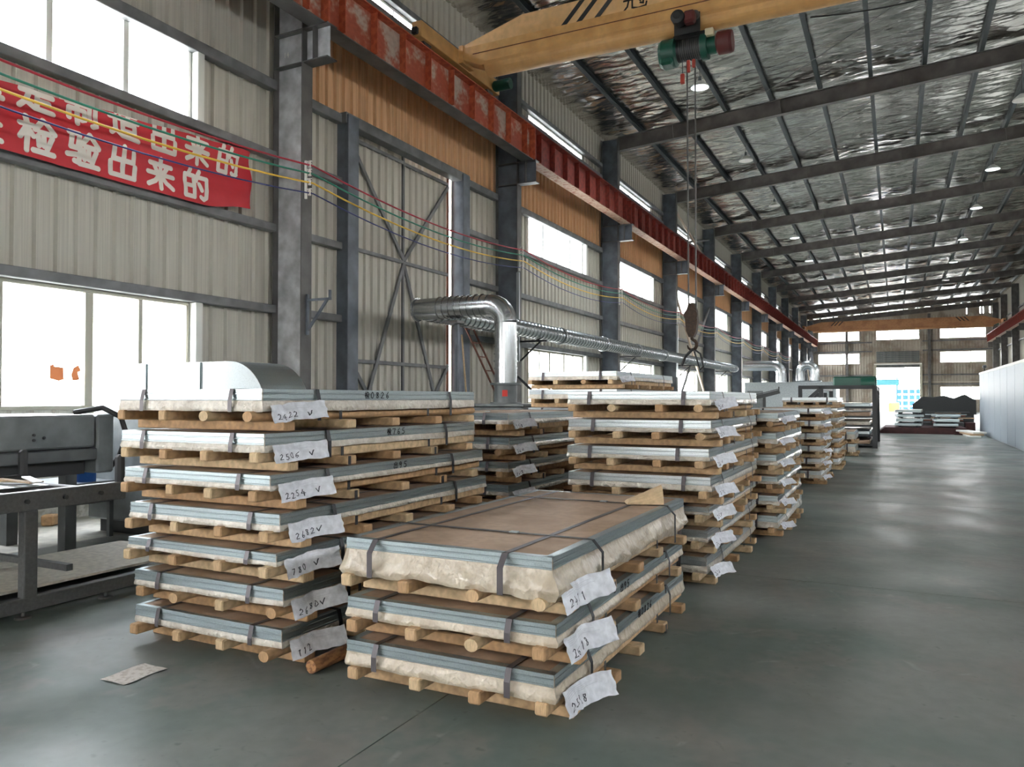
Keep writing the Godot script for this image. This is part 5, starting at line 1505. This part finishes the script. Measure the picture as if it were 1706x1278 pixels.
	for i in 9:
		var yy := 0.47 + 0.055 * i
		pbox("bar", Vector3(rng.randf_range(-0.3, 0.3), yy, rng.randf_range(-0.2, 0.2)), Vector3(rng.randf_range(1.0, 1.9), 0.05, 0.12), [M.conveyor_dark, M.rust, M.galvanized, M.cardboard][i % 4], pile, 0.01, Basis(Vector3.UP, rng.randf_range(-0.15, 0.15)))
	# scrap trolleys beyond the rack
	for i in 3:
		var g := thing("parts_trolley", "dark loaded parts trolley, %s beyond the rack at the aisle edge" % ORD[i], "trolley", Vector3(-1.5, 0, -36.5 - 3.2 * i), 0, "parts trolleys")
		pbox("deck", Vector3(0, 0.3, 0), Vector3(1.2, 0.06, 2.2), M.conveyor_dark, g)
		pbox("load", Vector3(0, 0.48, 0), Vector3(1.05, 0.28, 2.0), M.galvanized if i == 0 else M.dark_mesh, g, 0.05)
		pbox("load_top", Vector3(0.05, 0.68, 0.1), Vector3(0.9, 0.1, 1.7), M.white_strip, g, 0.03)
		for s in [-1, 1]:
			for q in [-1, 1]:
				var wh := MB.new()
				wh.lathe([Vector2(0, -0.03), Vector2(0.13, -0.03), Vector2(0.13, 0.03), Vector2(0, 0.03)], 14, Transform3D(Basis(Vector3.BACK, PI / 2), Vector3(s * 0.5, 0.13, q * 0.8)))
				add("wheel", wh.mesh(), M.black_rubber, g)
	# camera on the panel room corner
	var cm := thing("security_camera", "small dark camera on the panel room roof", "camera", Vector3(3.6, 2.79, -40.6))
	pbox("stem", Vector3(0, 0.1, 0), Vector3(0.05, 0.2, 0.05), M.conveyor_dark, cm)
	pbox("housing", Vector3(0, 0.25, 0.05), Vector3(0.14, 0.14, 0.3), M.conveyor_dark, cm, 0.03)
	# yard beyond the far door
	var y := thing("blue_crate_stand", "blue lattice crates standing in the yard beyond the far door", "crate", Vector3(1.6, -0.35, -118))
	for i in 5:
		pbox("post", Vector3(-1.6 + 0.8 * i, 1.7, 0), Vector3(0.1, 3.4, 0.1), M.wire_yellow if i % 2 else M.blue_paint, y)
	for i in 4:
		for j in 4:
			pbox("side_panel", Vector3(-1.2 + 0.8 * i, 0.5 + 0.8 * j, 0.0), Vector3(0.66, 0.62, 0.06), M.blue_paint, y)
	var cp := thing("yard_shade_canopy", "teal-fronted yard canopy with added grey shading roof beyond the far door", "canopy", Vector3(-4.0, -0.35, -128))
	pbox("roof", Vector3(4.0, 5.6, 10.0), Vector3(26, 0.3, 22), M.outer_skin, cp)  # large roof added to keep the yard goods in shade
	pbox("fascia", Vector3(0, 4.3, 3.0), Vector3(9, 0.9, 0.1), M.teal_paint, cp)
	for i in 4:
		pbox("post", Vector3(-4.2 + 2.8 * i, 2.5, 2.8), Vector3(0.2, 5.0, 0.2), M.blue_paint, cp)
	for i in 3:
		tag(pbox("yard_bale", Vector3(-3.2 + 1.5 * i, 0.352, -113 - i), Vector3(1.3, 1.4, 1.2), [M.cardboard, M.window_frame, M.sticker_orange][i], self, 0.03), "%s goods bale in the yard beyond the far door" % ["brown", "white", "orange"][i], "bale")
	# daylight slits in the far gable
	# paper on the floor in front
	var pp := MB.new()
	var P := []
	for i in 9:
		var row := []
		for j in 5:
			var u := i / 8.0; var v := j / 4.0
			row.append(Vector3(lerpf(-0.1, 0.1, v) + 0.01 * sin(u * 7.0), 0.003 + 0.004 * absf(sin(u * 5.0 + v * 3.0)), lerpf(0.145, -0.145, u)))
		P.append(row)
	pp.grid(P)
	tag(add("paper_sheet", pp.mesh(), M.paper_white, self, Vector3(-3.965, 0, -3.04), Basis(Vector3.UP, 0.0)), "crumpled pale paper sheet lying on the floor at the left", "paper")

func _ready():
	rng.seed = 1
	var cam := Camera3D.new()
	cam.name = "camera"
	cam.fov = rad_to_deg(2.0 * atan(639.0 / 1281.0))
	cam.position = Vector3(0, 1.6, 0)
	cam.rotation = Vector3(deg_to_rad(1.118), deg_to_rad(26.511), 0)
	cam.near = 0.05; cam.far = 600
	add_child(cam)
	cam.current = true
	var env := Environment.new()
	env.background_mode = Environment.BG_SKY
	var sky := Sky.new()
	var sm := ProceduralSkyMaterial.new()
	sm.sky_top_color = Color(0.93, 0.96, 1.0); sm.sky_horizon_color = Color(1.0, 0.99, 0.97)
	sm.ground_bottom_color = Color(0.7, 0.7, 0.68); sm.ground_horizon_color = Color(0.9, 0.9, 0.88)
	sm.sun_angle_max = 1.0
	sky.sky_material = sm
	env.sky = sky
	env.background_energy_multiplier = 30.0
	env.tonemap_mode = Environment.TONE_MAPPER_LINEAR
	env.tonemap_exposure = 1.48
	env.sdfgi_enabled = true; env.ssao_enabled = true; env.ssil_enabled = true
	var we := WorldEnvironment.new()
	we.name = "environment"
	we.environment = env
	add_child(we)
	make_materials()
	make_print()
	build_floor()
	build_left_wall()
	build_tall_door()
	build_ends()
	build_roof()
	build_frames()
	build_runways()
	crane(-15.0, "yellow overhead travelling crane with black stripes crossing the hall", true)
	crane(-90.0, "distant orange overhead crane before the far end wall", false)
	build_hoist()
	build_stacks()
	build_left_machines()
	build_ducts()
	build_wall_fittings()
	build_lamps()
	build_far()
